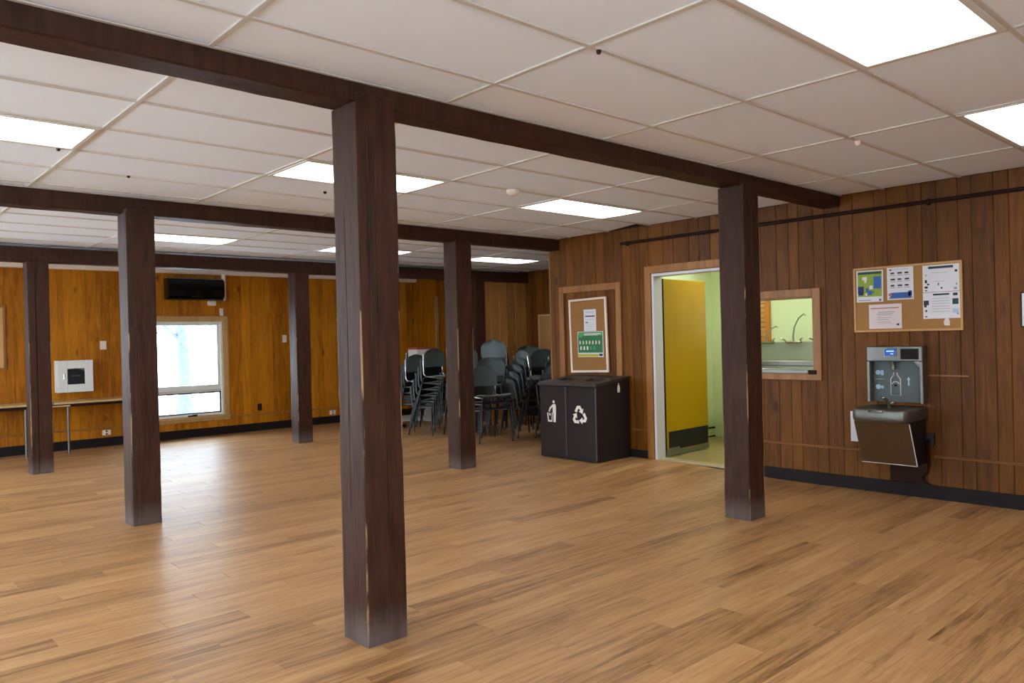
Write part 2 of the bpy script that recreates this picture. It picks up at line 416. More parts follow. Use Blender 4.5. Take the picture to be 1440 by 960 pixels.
WT = 0.12
X0 = XW+0.012   # backing face; boards stand 12 mm proud of it
DO = (4.33, 5.29, 0.0, 2.11)         # door opening y0 y1 z0 z1
PO = (3.425, 4.06, 1.045, 1.755)     # pass-through
wr = backing('wall_right', [
    (X0, YB, 0, X0+WT, PO[0], ZC), (X0, PO[0], 0, X0+WT, PO[1], PO[2]), (X0, PO[0], PO[3], X0+WT, PO[1], ZC),
    (X0, PO[1], 0, X0+WT, DO[0], ZC), (X0, DO[0], DO[3], X0+WT, DO[1], ZC), (X0, DO[1], 0, X0+WT, YC, ZC)])
gr = [6.80, 6.698, 6.60, 6.467, 6.34, 6.215, 6.10, 5.974, 5.82, 5.70, 5.574, 5.45, 5.323, 5.12, 4.988, 4.785, 4.66, 4.522, 4.37, 4.24, 4.13, 3.95,
      3.784, 3.66, 3.558, 3.41, 3.303, 3.162, 3.042, 2.852, 2.746, 2.575, 2.46, 2.346, 2.184, 2.085, 1.929, 1.823, 1.66, 1.53, 1.38, 1.22, 1.10, 0.95]
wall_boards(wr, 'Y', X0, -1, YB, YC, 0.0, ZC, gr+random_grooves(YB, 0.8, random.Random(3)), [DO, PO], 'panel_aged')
# wall end face at the alcove corner
struct_end = MB(); struct_end.cbox(XW-0.004, YC, 0.02, XW+0.05, YC+0.02, 2.50, 0.004)
e = struct_end.build('trim_1', 'trim_wood', None, rnd=0.4); struct(e)
wn = backing('wall_alcove_near', [(X0+WT, YC-0.12, 0, XS, YC, ZC)])
ws = backing('wall_side', [(XS+0.012, YC-0.12, 0, XS+0.13, YW+0.012, ZC)])
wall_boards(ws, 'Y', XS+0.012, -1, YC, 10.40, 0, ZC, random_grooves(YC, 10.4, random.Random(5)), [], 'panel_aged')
# partition under the third beam, east of its last post
wp = struct(MB().box(8.742, 10.372, 0.0, XS, 10.44, 2.446).build('wall_partition', 'panel_pale', None, rnd=0.5))
wall_boards(wp, 'X', 10.372, -1, 8.742, XS, 0.0, 2.446, [8.95, 9.16, 9.33, 9.55], [], 'panel_pale')
# window wall
WO = (3.70, 4.935, 0.325, 1.815)
FWO_ADDED = (-2.6, 0.1, 0.8, 2.3)      # unseen window added to brighten the floor and ceiling
Y0 = YW+0.012
wf = backing('wall_far', [(XL, Y0, 0, FWO_ADDED[0], Y0+0.16, ZC), (FWO_ADDED[0], Y0, 0, FWO_ADDED[1], Y0+0.16, 0.8), (FWO_ADDED[0], Y0, 2.3, FWO_ADDED[1], Y0+0.16, ZC), (FWO_ADDED[1], Y0, 0, WO[0], Y0+0.16, ZC), (WO[0], Y0, 0, WO[1], Y0+0.16, WO[2]), (WO[0], Y0, WO[3], WO[1], Y0+0.16, ZC), (WO[1], Y0, 0, XS+0.13, Y0+0.16, ZC)])
gf = [1.967, 2.07, 2.25, 2.41, 2.599, 2.67, 2.845, 2.955, 3.151, 3.274, 3.46, 3.62, 3.80, 4.0, 4.15, 4.33, 4.5, 4.66, 4.82, 5.0, 5.255, 5.40, 5.541, 5.66, 5.785]
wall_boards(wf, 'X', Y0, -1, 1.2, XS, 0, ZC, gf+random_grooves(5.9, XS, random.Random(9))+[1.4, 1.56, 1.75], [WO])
# left and back walls: out of view, left openings for the daylight that reaches the posts
LW = [(2.0, 4.4), (5.1, 8.1), (8.7, 11.6)]
boxes = []; yy = YB
for a, b in LW: boxes.append((XL-0.12, yy, 0, XL, a, ZC)); boxes += [(XL-0.12, a, 0, XL, b, 0.6), (XL-0.12, a, 2.3, XL, b, ZC)]; yy = b
boxes.append((XL-0.12, yy, 0, XL, YW+0.16, ZC))
wl = backing('wall_left', boxes, 'plain_wood_wall')
BW_ADDED = [(-2.6, 1.6)]  # unseen window added to light the ceiling near the camera
boxes = []; xx = XL
for a, b in BW_ADDED: boxes.append((xx, YB-0.12, 0, a, YB, ZC)); boxes += [(a, YB-0.12, 0, b, YB, 0.6), (a, YB-0.12, 2.3, b, YB, ZC)]; xx = b
boxes.append((xx, YB-0.12, 0, X0+WT, YB, ZC))
wb = backing('wall_back', boxes, 'plain_wood_wall')
def plain_window(nm, axis, a, b, p):
    mb = MB(); t = 0.06
    for (u0, z0, u1, z1) in ((a, .6, a+t, 2.3), (b-t, .6, b, 2.3), (a+t, .6, b-t, .66), (a+t, 2.24, b-t, 2.3), ((a+b)/2-t/2, .66, (a+b)/2+t/2, 2.24)):
        if axis == 'Y': mb.cbox(p-0.1, u0, z0, p-0.04, u1, z1)
        else: mb.cbox(u0, p-0.1, z0, u1, p-0.04, z1)
    wfr = struct(mb.build(nm, 'frame_white')); g_ = MB()
    if axis == 'Y': g_.box(p-0.072, a+t, 0.66, p-0.068, b-t, 2.24)
    else: g_.box(a+t, p-0.072, 0.66, b-t, p-0.068, 2.24)
    g_.build('pane', 'glass', wfr)
nw = 6
for a, b in LW: plain_window('window_%d' % nw, 'Y', a, b, XL); nw += 1
plain_window('window_5b', 'X', FWO_ADDED[0], FWO_ADDED[1], Y0+0.16); bpy.data.objects['window_5b'].name = 'window_12'  # added window, out of view
for a, b in BW_ADDED: plain_window('window_%d' % nw, 'X', a, b, YB); nw += 1  # added back window, for light on the ceiling

# baseboards (dark) and the thin chair rail
def strip(name, x0, y0, z0, x1, y1, z1, mat, c=0.002):
    o = MB().cbox(x0, y0, z0, x1, y1, z1, c).build(name, mat, None, rnd=rng.random()); return struct(o)
strip('baseboard_right', XW-0.012, YB, 0.0, XW, 4.235, 0.115, 'base_dark')
strip('baseboard_right_far', XW-0.012, 5.36, 0.0, XW, YC, 0.135, 'base_dark')
strip('baseboard_far', XL, YW-0.012, 0.0, 8.7, YW, 0.13, 'base_dark')
strip('baseboard_side', XS-0.012, YC, 0.0, XS, 10.37, 0.13, 'base_dark')
strip('trim_2', XW-0.012, YB, 0.345, XW, 2.40, 0.368, 'trim_aged')
strip('trim_3', XW-0.012, 2.90, 0.345, XW, 4.235, 0.368, 'trim_aged')
strip('trim_4', XW-0.012, 5.36, 0.35, XW, 5.62, 0.372, 'trim_aged')
strip('trim_5', 5.06, YW-0.014, 0.262, 8.6, YW, 0.286, 'trim_wood')
strip('trim_6', XL, YW-0.014, 0.262, 3.55, YW, 0.286, 'trim_wood')
strip('trim_7', 3.62, YW-0.01, 1.915, 5.0, YW, 1.93, 'trim_wood')
strip('trim_8', XW-0.006, 2.13, 1.028, XW, 2.43, 1.040, 'trim_wood', 0.002)      # thin pale strip beside the fountain

# ------------------------------------------------------------------ ceiling: deck, tiles, grid rails, lamps
cd = MB(); cd.box(XL-.14, YB-.14, 2.95, XS+0.2, YW+0.2, 3.0)
cd.box(XL-.14, YB-.14, ZC, XL, YW+.2, 2.95); cd.box(XL, YB-.14, ZC, XS+.2, YB, 2.95); cd.box(XL, YW+.012, ZC, XS+.2, YW+.2, 2.95); cd.box(XS+.012, YB, ZC, XS+.2, YW+.012, 2.95); cd.box(X0, YB, ZC, X0+WT, YC, 2.95)
ceiling = struct(cd.build('ceiling', 'plenum'))
GX0 = 2.457
bays = [(YB, BEAMS[0][0], 2.163), (BEAMS[0][1], BEAMS[1][0], 4.680), (BEAMS[1][1], BEAMS[2][0], 8.660), (BEAMS[2][1], YW, 10.90)]
lampcells = []
gxo = [0, 0.0, 0.05, 0.05]
def lamp(x0, y0, label):
    t = thing('ceiling_light', (x0+0.61, y0+0.305, ZC-0.006), label, 'light', 'fluorescent troffers in the ceiling grid')
    fr = MB(); a, b = 0.598, 0.293; i0, i1 = 0.572, 0.262
    for s in (-1, 1):
        fr.cbox(-a, min(s*b, s*i1), -0.004, a, max(s*b, s*i1), 0.018, 0.002); fr.cbox(min(s*a, s*i0), -i1, -0.004, max(s*a, s*i0), i1, 0.018, 0.002)
    fr.build('frame', 'frame_white', t)
    le = MB(); n = 10; rows = []
    for i in range(n+1):
        u = -i1+2*i1*i/n; z = 0.006-0.010*math.sin(PI*i/n); rows.append([(-i0, u, z), (i0, u, z)])
    le.grid(rows); le.build('lens', 'lens', t)
    hb = MB(); hb.box(-a+.02, -b+.02, 0.02, a-.02, b-.02, 0.09); hb.build('housing', 'frame_white', t)
    return t
for bi, (ya, yb, yref) in enumerate(bays):
    xs = []; x = GX0+gxo[bi]-1.22*6
    while x < XS+1.3: xs.append(x); x += 1.22
    ys = []; y = yref-0.61*10
    while y < yb+0.61:
        if y > ya-0.61: ys.append(y)
        y += 0.61
    lam = {0: [(2.457, 1.553-0.61), (4.897, 0.943), (0.017, 0.943), (-2.423, 0.943), (2.457, -1.5), (4.897, -1.5), (0.017, -1.5)],
           1: [(0.017, 4.68), (2.457, 4.68), (4.897, 4.68), (-2.423, 4.68)],
           2: [(0.067, 8.66), (2.507, 8.66), (4.947, 8.66), (7.387, 8.66)], 3: []}[bi]
    for ix in range(len(xs)-1):
        for iy in range(-1, len(ys)):
            y0 = ys[iy] if iy >= 0 else ya; y1 = ys[iy+1] if iy+1 < len(ys) else yb
            if iy < 0 and ys and ys[0] <= ya: continue
            x0, x1 = xs[ix], xs[ix+1]
            hit = any(abs((x0+x1)/2-(l[0]+0.61)) < 0.2 and abs((y0+y1)/2-(l[1]+0.305)) < 0.15 for l in lam)
            if hit: continue
            xm = XW if (y0+y1)/2 < YC else XS
            x0 = max(x0, XL); x1 = min(x1, xm); y0 = max(y0, ya); y1 = min(y1, yb)
            if x1-x0 < 0.04 or y1-y0 < 0.04: continue
            mb = MB(); jz = rng.uniform(0, 0.002)
            mb.cbox(x0+0.006, y0+0.006, ZC+0.001+jz, x1-0.006, y1-0.006, ZC+0.016+jz, 0.002)
            if bi == 1 and x1 > XW-0.01 and abs(y0-5.29) < 0.05:     # the tile that has slipped by the wall
                mb.v = [(vx, vy, vz+(0.05*max(0, (vx-6.45)/0.5) if vy < y0+0.1 else 0)) for vx, vy, vz in mb.v]
            mb.build('ceiling_tile', 'tile', ceiling)
    for x in xs:
        lim = XW if bi < 2 else XS
        if XL < x < lim:
            MB().cbox(x-0.012, ya, ZC-0.005, x+0.012, yb, ZC+0.004, 0.001).build('cross_rail', 'rail', ceiling)
    for y in ys:
        if ya+0.02 < y < yb-0.02:
            lim = XW if y < YC else XS
            MB().cbox(XL, y-0.012, ZC-0.006, lim, y+0.012, ZC+0.003, 0.001).build('main_rail', 'rail', ceiling)
    lim = XW if bi < 2 else XS
    for y, s in ((ya, 1), (yb, -1)):     # wall angle against beams
        MB().box(XL, min(y, y+s*0.02), ZC-0.006, lim, max(y, y+s*0.02), ZC-0.001).build('edge_angle', 'rail', ceiling)
    lampcells.append(lam)
LB = {(0, 0): 'large glowing ceiling panel at the top right, nearest the camera', (0, 1): 'glowing ceiling panel cut off by the right edge of the picture',
      (1, 0): 'glowing ceiling panel at the left edge, between the first and second beams', (1, 1): 'glowing ceiling panel crossed by the nearest timber post',
      (1, 2): 'glowing ceiling panel in front of the panelled wall near the yellow door', (2, 1): 'glowing ceiling panel seen between the two left posts, beyond the second beam',
      (2, 2): 'narrow glowing ceiling panel showing on both sides of the nearest post, beyond the second beam', (2, 3): 'glowing ceiling panel above the stacked chairs in the corner'}
HID = {(0, 2): 'left of the nearest large panel', (0, 3): 'second to the left of the nearest large panel', (0, 4): 'behind the camera position', (0, 5): 'behind the camera, towards the fountain wall',
       (0, 6): 'behind the camera, towards the left', (1, 3): 'far left between the first two beams', (2, 0): 'left of the second beam bay'}
for bi, lam in enumerate(lampcells):
    for li, (x, y) in enumerate(lam):
        lab = LB.get((bi, li))
        if lab is None: lab = 'ceiling light panel outside the picture, '+HID[(bi, li)]
        lamp(x, y, lab)
# small ceiling items
def ceil_disc(name, x, y, r, h, mat, label, cat):
    mb = MB(); prof = [(r, 0), (r, -h*0.4), (r*0.8, -h*0.8), (r*0.35, -h)]; rows = []
    for rr, z in prof: rows.append([(x+rr*math.cos(2*PI*k/20), y+rr*math.sin(2*PI*k/20), ZC-0.004+z) for k in range(20)])
    mb.grid(rows, closed=True); mb.add(rows[-1], [tuple(range(20))]); mb.add(rows[0], [tuple(range(20))])
    return tag(mb.build(name, mat), label, cat)
ceil_disc('smoke_detector', 4.30, 4.66, 0.055, 0.045, 'ivory', 'small round white smoke detector on the ceiling between two light panels', 'smoke detector')
ceil_disc('sprinkler_head', 5.03, 2.158, 0.018, 0.03, 'ivory', 'small white nub on the ceiling grid at the upper right', 'sprinkler')
ceil_disc('ceiling_hook', 2.513, 2.163, 0.011, 0.02, 'black_matt', 'small black knob under the ceiling grid crossing at the top centre', 'hook')
ceil_disc('ceiling_hook', 1.141, 5.288, 0.012, 0.02, 'black_matt', 'small black knob just below the light panel at the left edge', 'hook')
ceil_disc('ceiling_hook', 1.703, 5.866, 0.011, 0.016, 'pipe', 'tiny dark knob on the ceiling above the second left post', 'hook')
ceil_disc('ceiling_hook', 3.102, 5.597, 0.013, 0.018, 'pipe', 'tiny dark knob on the ceiling left of the nearest post', 'hook')

# ------------------------------------------------------------------ beams and posts
def beam(i, label):
    y0, y1, zb = BEAMS[i]; xe = XW-0.001 if i == 0 else (7.04 if i == 1 else XS)
    if i == 2: zt = ZC-0.035
    else: zt = ZC-0.007
    mb = MB(); r = random.Random(20+i); n = 60; rows = []
    for k in range(n+1):
        x = XL+(xe-XL)*k/n; j = lambda a=0.0025: r.uniform(-a, a)
        c = 0.008
        prof = [(y0+j(), zt), (y0+j(), (zt+zb)/2), (y0+j(), zb+c), (y0+c, zb+j()), (y1-0.055, zb+j()), (y1-0.048, zb+j()+0.014), (y1-c, zb+0.014+j()), (y1+j()*0.3, zb+c+0.014), (y1, zt)]
        if i == 1 and k > n-2: prof = prof
        rows.append([(x, a, b) for a, b in prof])
    mb.grid(rows, smooth=False, closed=True)
    mb.add(rows[0], [tuple(range(9))[::-1]]); mb.add(rows[-1], [tuple(range(9))])
    return tag(fix_normals(mb.build('ceiling_beam', 'timber', wear=[0.45]*len(mb.v))), label, 'beam', 'long timber beams across the ceiling')
beam(0, 'dark brown timber ceiling beam nearest the camera, resting on the nearest post')
beam(1, 'second dark brown ceiling beam back, ending at the corner of the panelled wall')
beam(2, 'farthest dark brown ceiling beam, just in front of the window wall')
def post(x0, y0, zb, seed, label, cracks, s=0.222, chips=1.0, top=0.03, zt=None):
    r = random.Random(seed); ncol = 12; nrow = 96; H = zb-0.001
    ring = []
    for side in range(4):
        ts = [(k/ncol, None) for k in range(ncol)]+[(0.03, None), (0.97, None)]
        for ci, (cs, ct, za, zc, dep) in enumerate(cracks):
            if cs == side:
                ts = [t_ for t_ in ts if abs(t_[0]-ct) > 0.045]+[(ct-0.022, None), (ct, ci), (ct+0.022, None)]
        for t_, ci in sorted(ts, key=lambda q_: q_[0]): ring.append((side, t_, ci))
    rows = []; wear = []
    wob = [(r.uniform(-.004, .004), r.uniform(-.004, .004)) for _ in range(4)]
    for i in range(nrow+1):
        z = H*i/nrow; row = []
        for side, t, ci in ring:
            # perimeter of a unit square, counter-clockwise from the front-left corner (near x0,y0)
            if side == 0: u, v = t, 0
            elif side == 1: u, v = 1, t
            elif side == 2: u, v = 1-t, 1
            else: u, v = 0, 1-t
            du = min(t, 1-t)*s       # distance to the arris
            nx, ny = ((0, -1), (1, 0), (0, 1), (-1, 0))[side]
            nz = noise.noise(Vector((x0*3+u*2.5+seed, y0*3+v*2.5, z*1.3)))
            nf = noise.noise(Vector((u*9+seed, v*9, z*9)))
            d = 0.004*nz+0.0015*nf
            # wane on the arrises
            wn_ = 0.0
            if du < 0.012:
                w_ = noise.noise(Vector((side*7+(1 if t > .5 else 0)*7+seed*3.1, z*3.3, 2.0)))
                wn_ = (1-du/0.012)*(0.0025+0.010*max(0, w_-0.15)*chips)
            cr = 0.0
            if ci is not None:
                cs, ct, za, zc, dep = cracks[ci]
                if za < z < zc: cr = dep*math.sin(PI*(z-za)/(zc-za))**0.35*(0.6+0.4*noise.noise(Vector((seed, z*6, ci))))
            X = x0+u*s+nx*(d-cr); Y = y0+v*s+ny*(d-cr)
            cx, cy = x0+s/2, y0+s/2
            X += (cx-X)/s*2*wn_; Y += (cy-Y)/s*2*wn_
            row.append((X, Y, z))
            wv = 0.0
            if du < 0.012:
                wv = (1.0 if z < H*0.62 else 0.86)*(1 if chips > 0.5 else 0.8)*(1.04 if chips > 1.05 else 1.0)
            if cr > 0: wv = -1
            wear.append(wv)
        rows.append(row)
    mb = MB(); mb.grid(rows, smooth=False, closed=True)
    mb.add(rows[0], [tuple(range(len(ring)))[::-1]]); mb.add(rows[-1], [tuple(range(len(ring)))])
    wear += [0]*(2*len(ring))
    yb_ = [b for b in BEAMS if abs(b[0]-y0) < 0.4][0][0]
    if yb_-y0 > 0.012:       # tongue lapped over the beam face
        n0 = len(mb.v); mb.cbox(x0+0.01, y0+0.004, H-0.001, x0+s-0.005, yb_-0.001, H+top, 0.005); wear += [0.4]*(len(mb.v)-n0)
    return tag(mb.build('timber_post', 'timber', wear=wear), label, 'post', 'square timber posts holding up the beams')
post(1.897, 3.122, BEAMS[0][2], 1, 'nearest and largest dark brown timber post, yellow bare chips along its front edge',
     [(0, 0.26, 1.45, 2.5, 0.008), (0, 0.58, 0.0, 1.55, 0.012), (0, 0.44, 1.2, 2.3, 0.010), (0, 0.76, 0.02, 0.45, 0.012), (3, 0.45, 0.6, 2.1, 0.008)], chips=1.3, top=0.045)
post(5.244, 3.118, BEAMS[0][2], 2, 'dark brown timber post in front of the doorway and serving hatch, split down its face',
     [(0, 0.70, 0.0, 0.55, 0.010), (0, 0.45, 0.4, 1.2, 0.006), (0, 0.5, 1.7, 2.4, 0.005)], chips=1.1, top=0.04)
post(1.884, 6.60, BEAMS[1][2], 3, 'second post from the left edge, dark brown, overlapping the window',
     [(0, 0.3, 0.3, 1.4, 0.004)], chips=1.0, top=0.03)
post(5.268, 6.66, BEAMS[1][2], 4, 'dark brown timber post in front of the stacked chairs',
     [(0, 0.5, 0.2, 1.2, 0.004)], chips=1.2, top=0.02)
post(1.861, 10.25, BEAMS[2][2], 5, 'leftmost timber post, dark brown with a long black crack down its middle',
     [(0, 0.35, 0.0, 2.35, 0.030)], chips=0.8, top=0.02)
post(5.167, 10.25, BEAMS[2][2], 6, 'slim distant dark brown post right of the window',
     [], chips=0.8, top=0.02)
post(8.515, 10.25, BEAMS[2][2], 8, 'farthest dark post, beside the pale panelled partition behind the chairs',
     [], chips=0.3, top=0.02)

# ------------------------------------------------------------------ window in the far wall
win = sempty('window_1', (0, 0, 0))
a, b, c, d = WO
cs = MB(); t = 0.085
cs.cbox(a-t, YW-0.022, c-0.085, a, YW, d+t, 0.003); cs.cbox(b, YW-0.022, c-0.085, b+t, YW, d+t, 0.003); cs.cbox(a, YW-0.022, d, b, YW, d+t, 0.003)
cs.cbox(a-t-0.0, YW-0.045, c-0.045, b+t, YW-0.022, c-0.012, 0.003); cs.cbox(a, YW-0.022, c-0.085, b, YW, c, 0.003)
cs.build('casing', 'casing', win, rnd=0.5)
fr = MB(); yf0, yf1 = YW+0.002, YW+0.10; ft = 0.035
fr.cbox(a, yf0, c, a+ft, yf1, d); fr.cbox(b-ft, yf0, c, b, yf1, d); fr.cbox(a+ft, yf0, d-ft, b-ft, yf1, d); fr.cbox(a+ft, yf0, c, b-ft, yf1, c+ft)
fr.build('window_frame', 'frame_white', win)
us = MB(); z_t = 0.735; y2, y3 = YW+0.03, YW+0.085; st = 0.045
us.cbox(a+ft, y2, z_t, b-ft, y3, z_t+0.075); us.cbox(a+ft, y2, d-ft-st*0.5, b-ft, y3, d-ft); us.cbox(a+ft, y2, z_t+0.075, a+ft+st, y3, d-ft-st*.5); us.cbox(b-ft-st, y2, z_t+0.075, b-ft, y3, d-ft-st*.5)
us.build('fixed_sash', 'frame_white', win)
MB().box(a+ft+st, YW+0.055, z_t+0.075, b-ft-st, YW+0.06, d-ft-st*.5).build('pane', 'glass', win)
MB().cbox(a+ft, yf0+0.01, z_t-0.035, b-ft, yf1, z_t, 0.003).build('transom_bar', 'rail', win)
ls = MB(); zb0 = c+ft; zt0 = z_t-0.035; g = 0.02
ls.cbox(a+ft, y2, zb0, b-ft, y3, zb0+g); ls.cbox(a+ft, y2, zt0-g, b-ft, y3, zt0); ls.cbox(a+ft, y2, zb0+g, a+ft+g, y3, zt0-g); ls.cbox(b-ft-g, y2, zb0+g, b-ft, y3, zt0-g)
ls.build('awning_sash', 'black_metal', win)
MB().box(a+ft+g, YW+0.055, zb0+g, b-ft-g, YW+0.06, zt0-g).build('pane', 'glass', win)
ck = MB(); ck.cbox(4.36, YW-0.02, c-0.012, 4.50, YW+0.03, c+0.022, 0.004); ck.tube([(4.42, YW-0.015, c+0.02), (4.42, YW-0.05, c+0.03), (4.49, YW-0.055, c+0.03)], 0.007, 6)
ck.build('crank_handle', 'black_matt', win)

# ------------------------------------------------------------------ outside
gnd = MB(); rows = []
for i in range(31):
    rows.append([(-30+2.6*j, -24+2.6*i, -0.45+0.12*noise.noise(Vector((j*.7, i*.6, 0)))+0.012*max(0, i-14)) for j in range(31)])
gnd.grid(rows); tag(gnd.build('snowy_ground', 'snow'), 'pale snowy ground outside the window', 'ground', kind='structure'); bpy.data.objects['snowy_ground']['kind'] = 'structure'
def tree(x, y, r, h, lean, seed, label, mat='bark', branches=6):
    rr = random.Random(seed); t = thing('tree', (x, y, -0.3), label, 'tree', 'bare trees outside the window')
    tr = MB(); pts = []; rad = []
    for i in range(14):
        z = h*i/13; pts.append((lean*z+0.05*math.sin(z*1.1+seed), 0.03*math.sin(z*1.7+seed), z)); rad.append(r*(1.35 if i == 0 else 1)*(1-0.055*i))
    tr.tube(pts, rad, 12); tr.build('trunk', mat, t)
    br = MB()
    for k in range(branches):
        i = rr.randint(3, 11); p = Vector(pts[i]); an = rr.uniform(0, 2*PI); L = rr.uniform(0.8, 2.2)
        q = [p, p+Vector((math.cos(an)*L*.4, math.sin(an)*L*.4, L*.35)), p+Vector((math.cos(an)*L*.8, math.sin(an)*L*.8, L*.9))]
        br.tube(q, [r*.28, r*.18, r*.06], 6)
        for s in range(2):
            b0 = q[1]; an2 = an+rr.uniform(-1, 1); br.tube([b0, b0+Vector((math.cos(an2)*L*.4, math.sin(an2)*L*.4, L*.3))], [r*.12, r*.04], 5)
    br.build('branch', mat, t)
# line of sight through the window
tree(7.15, 20.5, 0.17, 8, -0.012, 1, 'thick grey tree trunk seen through the middle of the window', 'bark', 7)
tree(7.44, 22.5, 0.09, 8, 0.03, 2, 'thin pale leaning trunk left of the thick tree outside the window', 'bark2', 8)
tree(9.11, 24.5, 0.09, 9, 0.01, 3, 'thin pale trunk right of the thick tree outside the window', 'bark2', 9)
tree(10.38, 27, 0.10, 9, -0.01, 4, 'faint pale trunk near the right side of the window view', 'bark2', 9)
tree(11.39, 29, 0.10, 9, 0.01, 5, 'faint pale trunk far behind, beside the window frame', 'bark2', 9)

# ------------------------------------------------------------------ far wall items
def wbox(name, x0, z0, x1, z1, dep, mat, label, cat, c=0.004, y=None):
    y = YW if y is None else y
    return tag(MB().cbox(x0, y-dep, z0, x1, y, z1, c).build(name, mat), label, cat)
o = MB(); o.cbox(XL+0.002, YW-0.085, 2.560, 8.72, YW-0.001, ZC-0.02, 0.012)
tag(o.build('pipe_cover', 'ivory'), 'long white pipe cover running along the top of the far wall', 'pipe cover')
# air conditioner
t = thing('air_conditioner', (4.475, YW, 2.15), 'glossy black wall air conditioner above the window', 'air conditioner')
bd = MB(); prof = [(0, 0.0), (-0.13, 0.0), (-0.20, 0.05), (-0.215, 0.14), (-0.21, 0.28), (-0.17, 0.325), (0, 0.33)]
bd.prism(prof, lambda a, b: (-0.43, a, b), lambda a, b: (0.43, a, b)); fix_normals(bd.build('body', 'black_gloss', t))
MB().cbox(-0.40, -0.222, 0.085, 0.40, -0.206, 0.095, 0.002).build('air_flap', 'chrome', t).scale = (0.25, 1, 0.5)
MB().cbox(-0.41, -0.19, 0.004, 0.41, -0.13, 0.016, 0.002).build('louvre', 'black_matt', t)
MB().cbox(-0.42, -0.19, 0.318, 0.42, -0.02, 0.334, 0.002).build('top_grille', 'steel', t)
o = MB(); o.tube([(4.955, YW-0.045, 2.575), (4.955, YW-0.045, 2.19), (4.955, YW-0.03, 2.165)], 0.036, 10)
tag(o.build('drain_duct', 'ivory'), 'short white vertical duct at the right end of the black air conditioner', 'duct')
wbox('sensor_box', 4.70, 2.07, 4.83, 2.145, 0.06, 'ivory', 'small white box just under the black air conditioner', 'box', 0.012)
wbox('window_sensor', 4.895, 1.91, 4.945, 2.03, 0.035, 'ivory', 'small white sensor sitting on the top right corner of the window casing', 'sensor')
# defibrillator cabinet
t = thing('wall_cabinet', (2.765, YW, 0.825), 'white metal wall cabinet with a black bag behind its glass', 'cabinet')
k = MB(); W2, Hc, dp = 0.225, 0.445, 0.16
k.cbox(-W2, -0.02, 0, W2, 0, Hc); k.cbox(-W2, -dp, 0, -W2+0.02, -0.02, Hc); k.cbox(W2-0.02, -dp, 0, W2, -0.02, Hc); k.cbox(-W2+.02, -dp, 0, W2-.02, -0.02, 0.02); k.cbox(-W2+.02, -dp, Hc-.02, W2-.02, -0.02, Hc)
k.build('cabinet_body', 'frame_white', t)
dr = MB(); o1, o2, p1, p2 = -0.10, 0.12, 0.11, 0.33
dr.cbox(-W2, -dp-0.02, 0, o1, -dp, Hc); dr.cbox(o2, -dp-0.02, 0, W2, -dp, Hc); dr.cbox(o1, -dp-0.02, 0, o2, -dp, p1); dr.cbox(o1, -dp-0.02, p2, o2, -dp, Hc)
dd = dr.build('door', 'frame_white', t); MB().box(o1, -dp-0.01, p1, o2, -dp-0.007, p2).build('glass_panel', 'glass', dd)
MB().cbox(-0.15, -dp-0.035, 0.19, -0.138, -dp-0.02, 0.26, 0.003).build('handle', 'chrome', dd)
bgm = MB(); bgm.prism([(-.12, .03), (.13, .03), (.14, .2), (.11, .27), (.05, .30), (-.05, .30), (-.11, .27), (-.14, .2)], lambda a, b: (a, -0.03, b), lambda a, b: (a, -dp+0.02, b))
bg_o = fix_normals(bgm.build('medical_bag', 'black_matt')); bg_o.location = (2.775, YW-0.0, 0.845)
tag(bg_o, 'black rounded bag inside the white wall cabinet', 'bag')
MB().cbox(-.06, -dp+0.008, .20, .06, -dp+0.016, .215, 0.002).build('bag_handle', 'steel', bg_o)
# long narrow shelf table against the wall, two legs
t = thing('wall_table', (0, 0, 0), 'long narrow beige table standing against the far wall at the left', 'table')
for (x0, x1) in ((0.3, 2.40), (2.42, 4.3)):
    x1 = min(x1, 3.55)
    MB().cbox(x0, YW-0.52, 0.685, x1, YW-0.016, 0.712, 0.004).build('table_top', 'beige', t)
MB().cbox(2.38, YW-0.50, 0.650, 2.62, YW-0.42, 0.672, 0.003).build('bracket', 'beige', t)
MB().cbox(0.35, YW-0.49, 0.645, 3.5, YW-0.47, 0.684, 0.003).build('apron', 'pipe', t)
for x in (0.9, 2.10, 2.60, 3.42):
    MB().tube([(x, YW-0.46, 0.0), (x, YW-0.46, 0.684)], 0.016, 8).build('leg', 'steel', t)
# switches and sockets
def plate(name, x, z, w_, h, mat, label, cat='socket', slot='black_matt', toggles=1):
    t = thing(name, (x, YW, z), label, cat); MB().cbox(-w_/2, -0.008, -h/2, w_/2, 0, h/2, 0.003).build('plate', mat, t)
    for k in range(2): MB().cbox(-0.012, -0.013, -0.032+0.04*k, 0.012, -0.008, -0.008+0.04*k, 0.002).build('slot', slot, t)
plate('light_switch', 3.175, 1.475, 0.085, 0.125, 'ivory', 'white switch plate on the panelled wall right of the white cabinet', 'switch', 'frame_white')
plate('wall_socket', 3.19, 0.20, 0.115, 0.075, 'ivory', 'low white socket above the dark baseboard, between the two left posts')
plate('wall_socket', 5.53, 0.39, 0.075, 0.115, 'pipe', 'dark brown socket on the panelling right of the window')
plate('light_switch', 6.00, 1.52, 0.075, 0.125, 'ivory', 'narrow white switch just left of the slim distant post', 'switch', 'frame_white')
plate('wall_socket', 6.88, 0.19, 0.12, 0.075, 'ivory', 'low white socket just left of the nearest post, on the far baseboard')
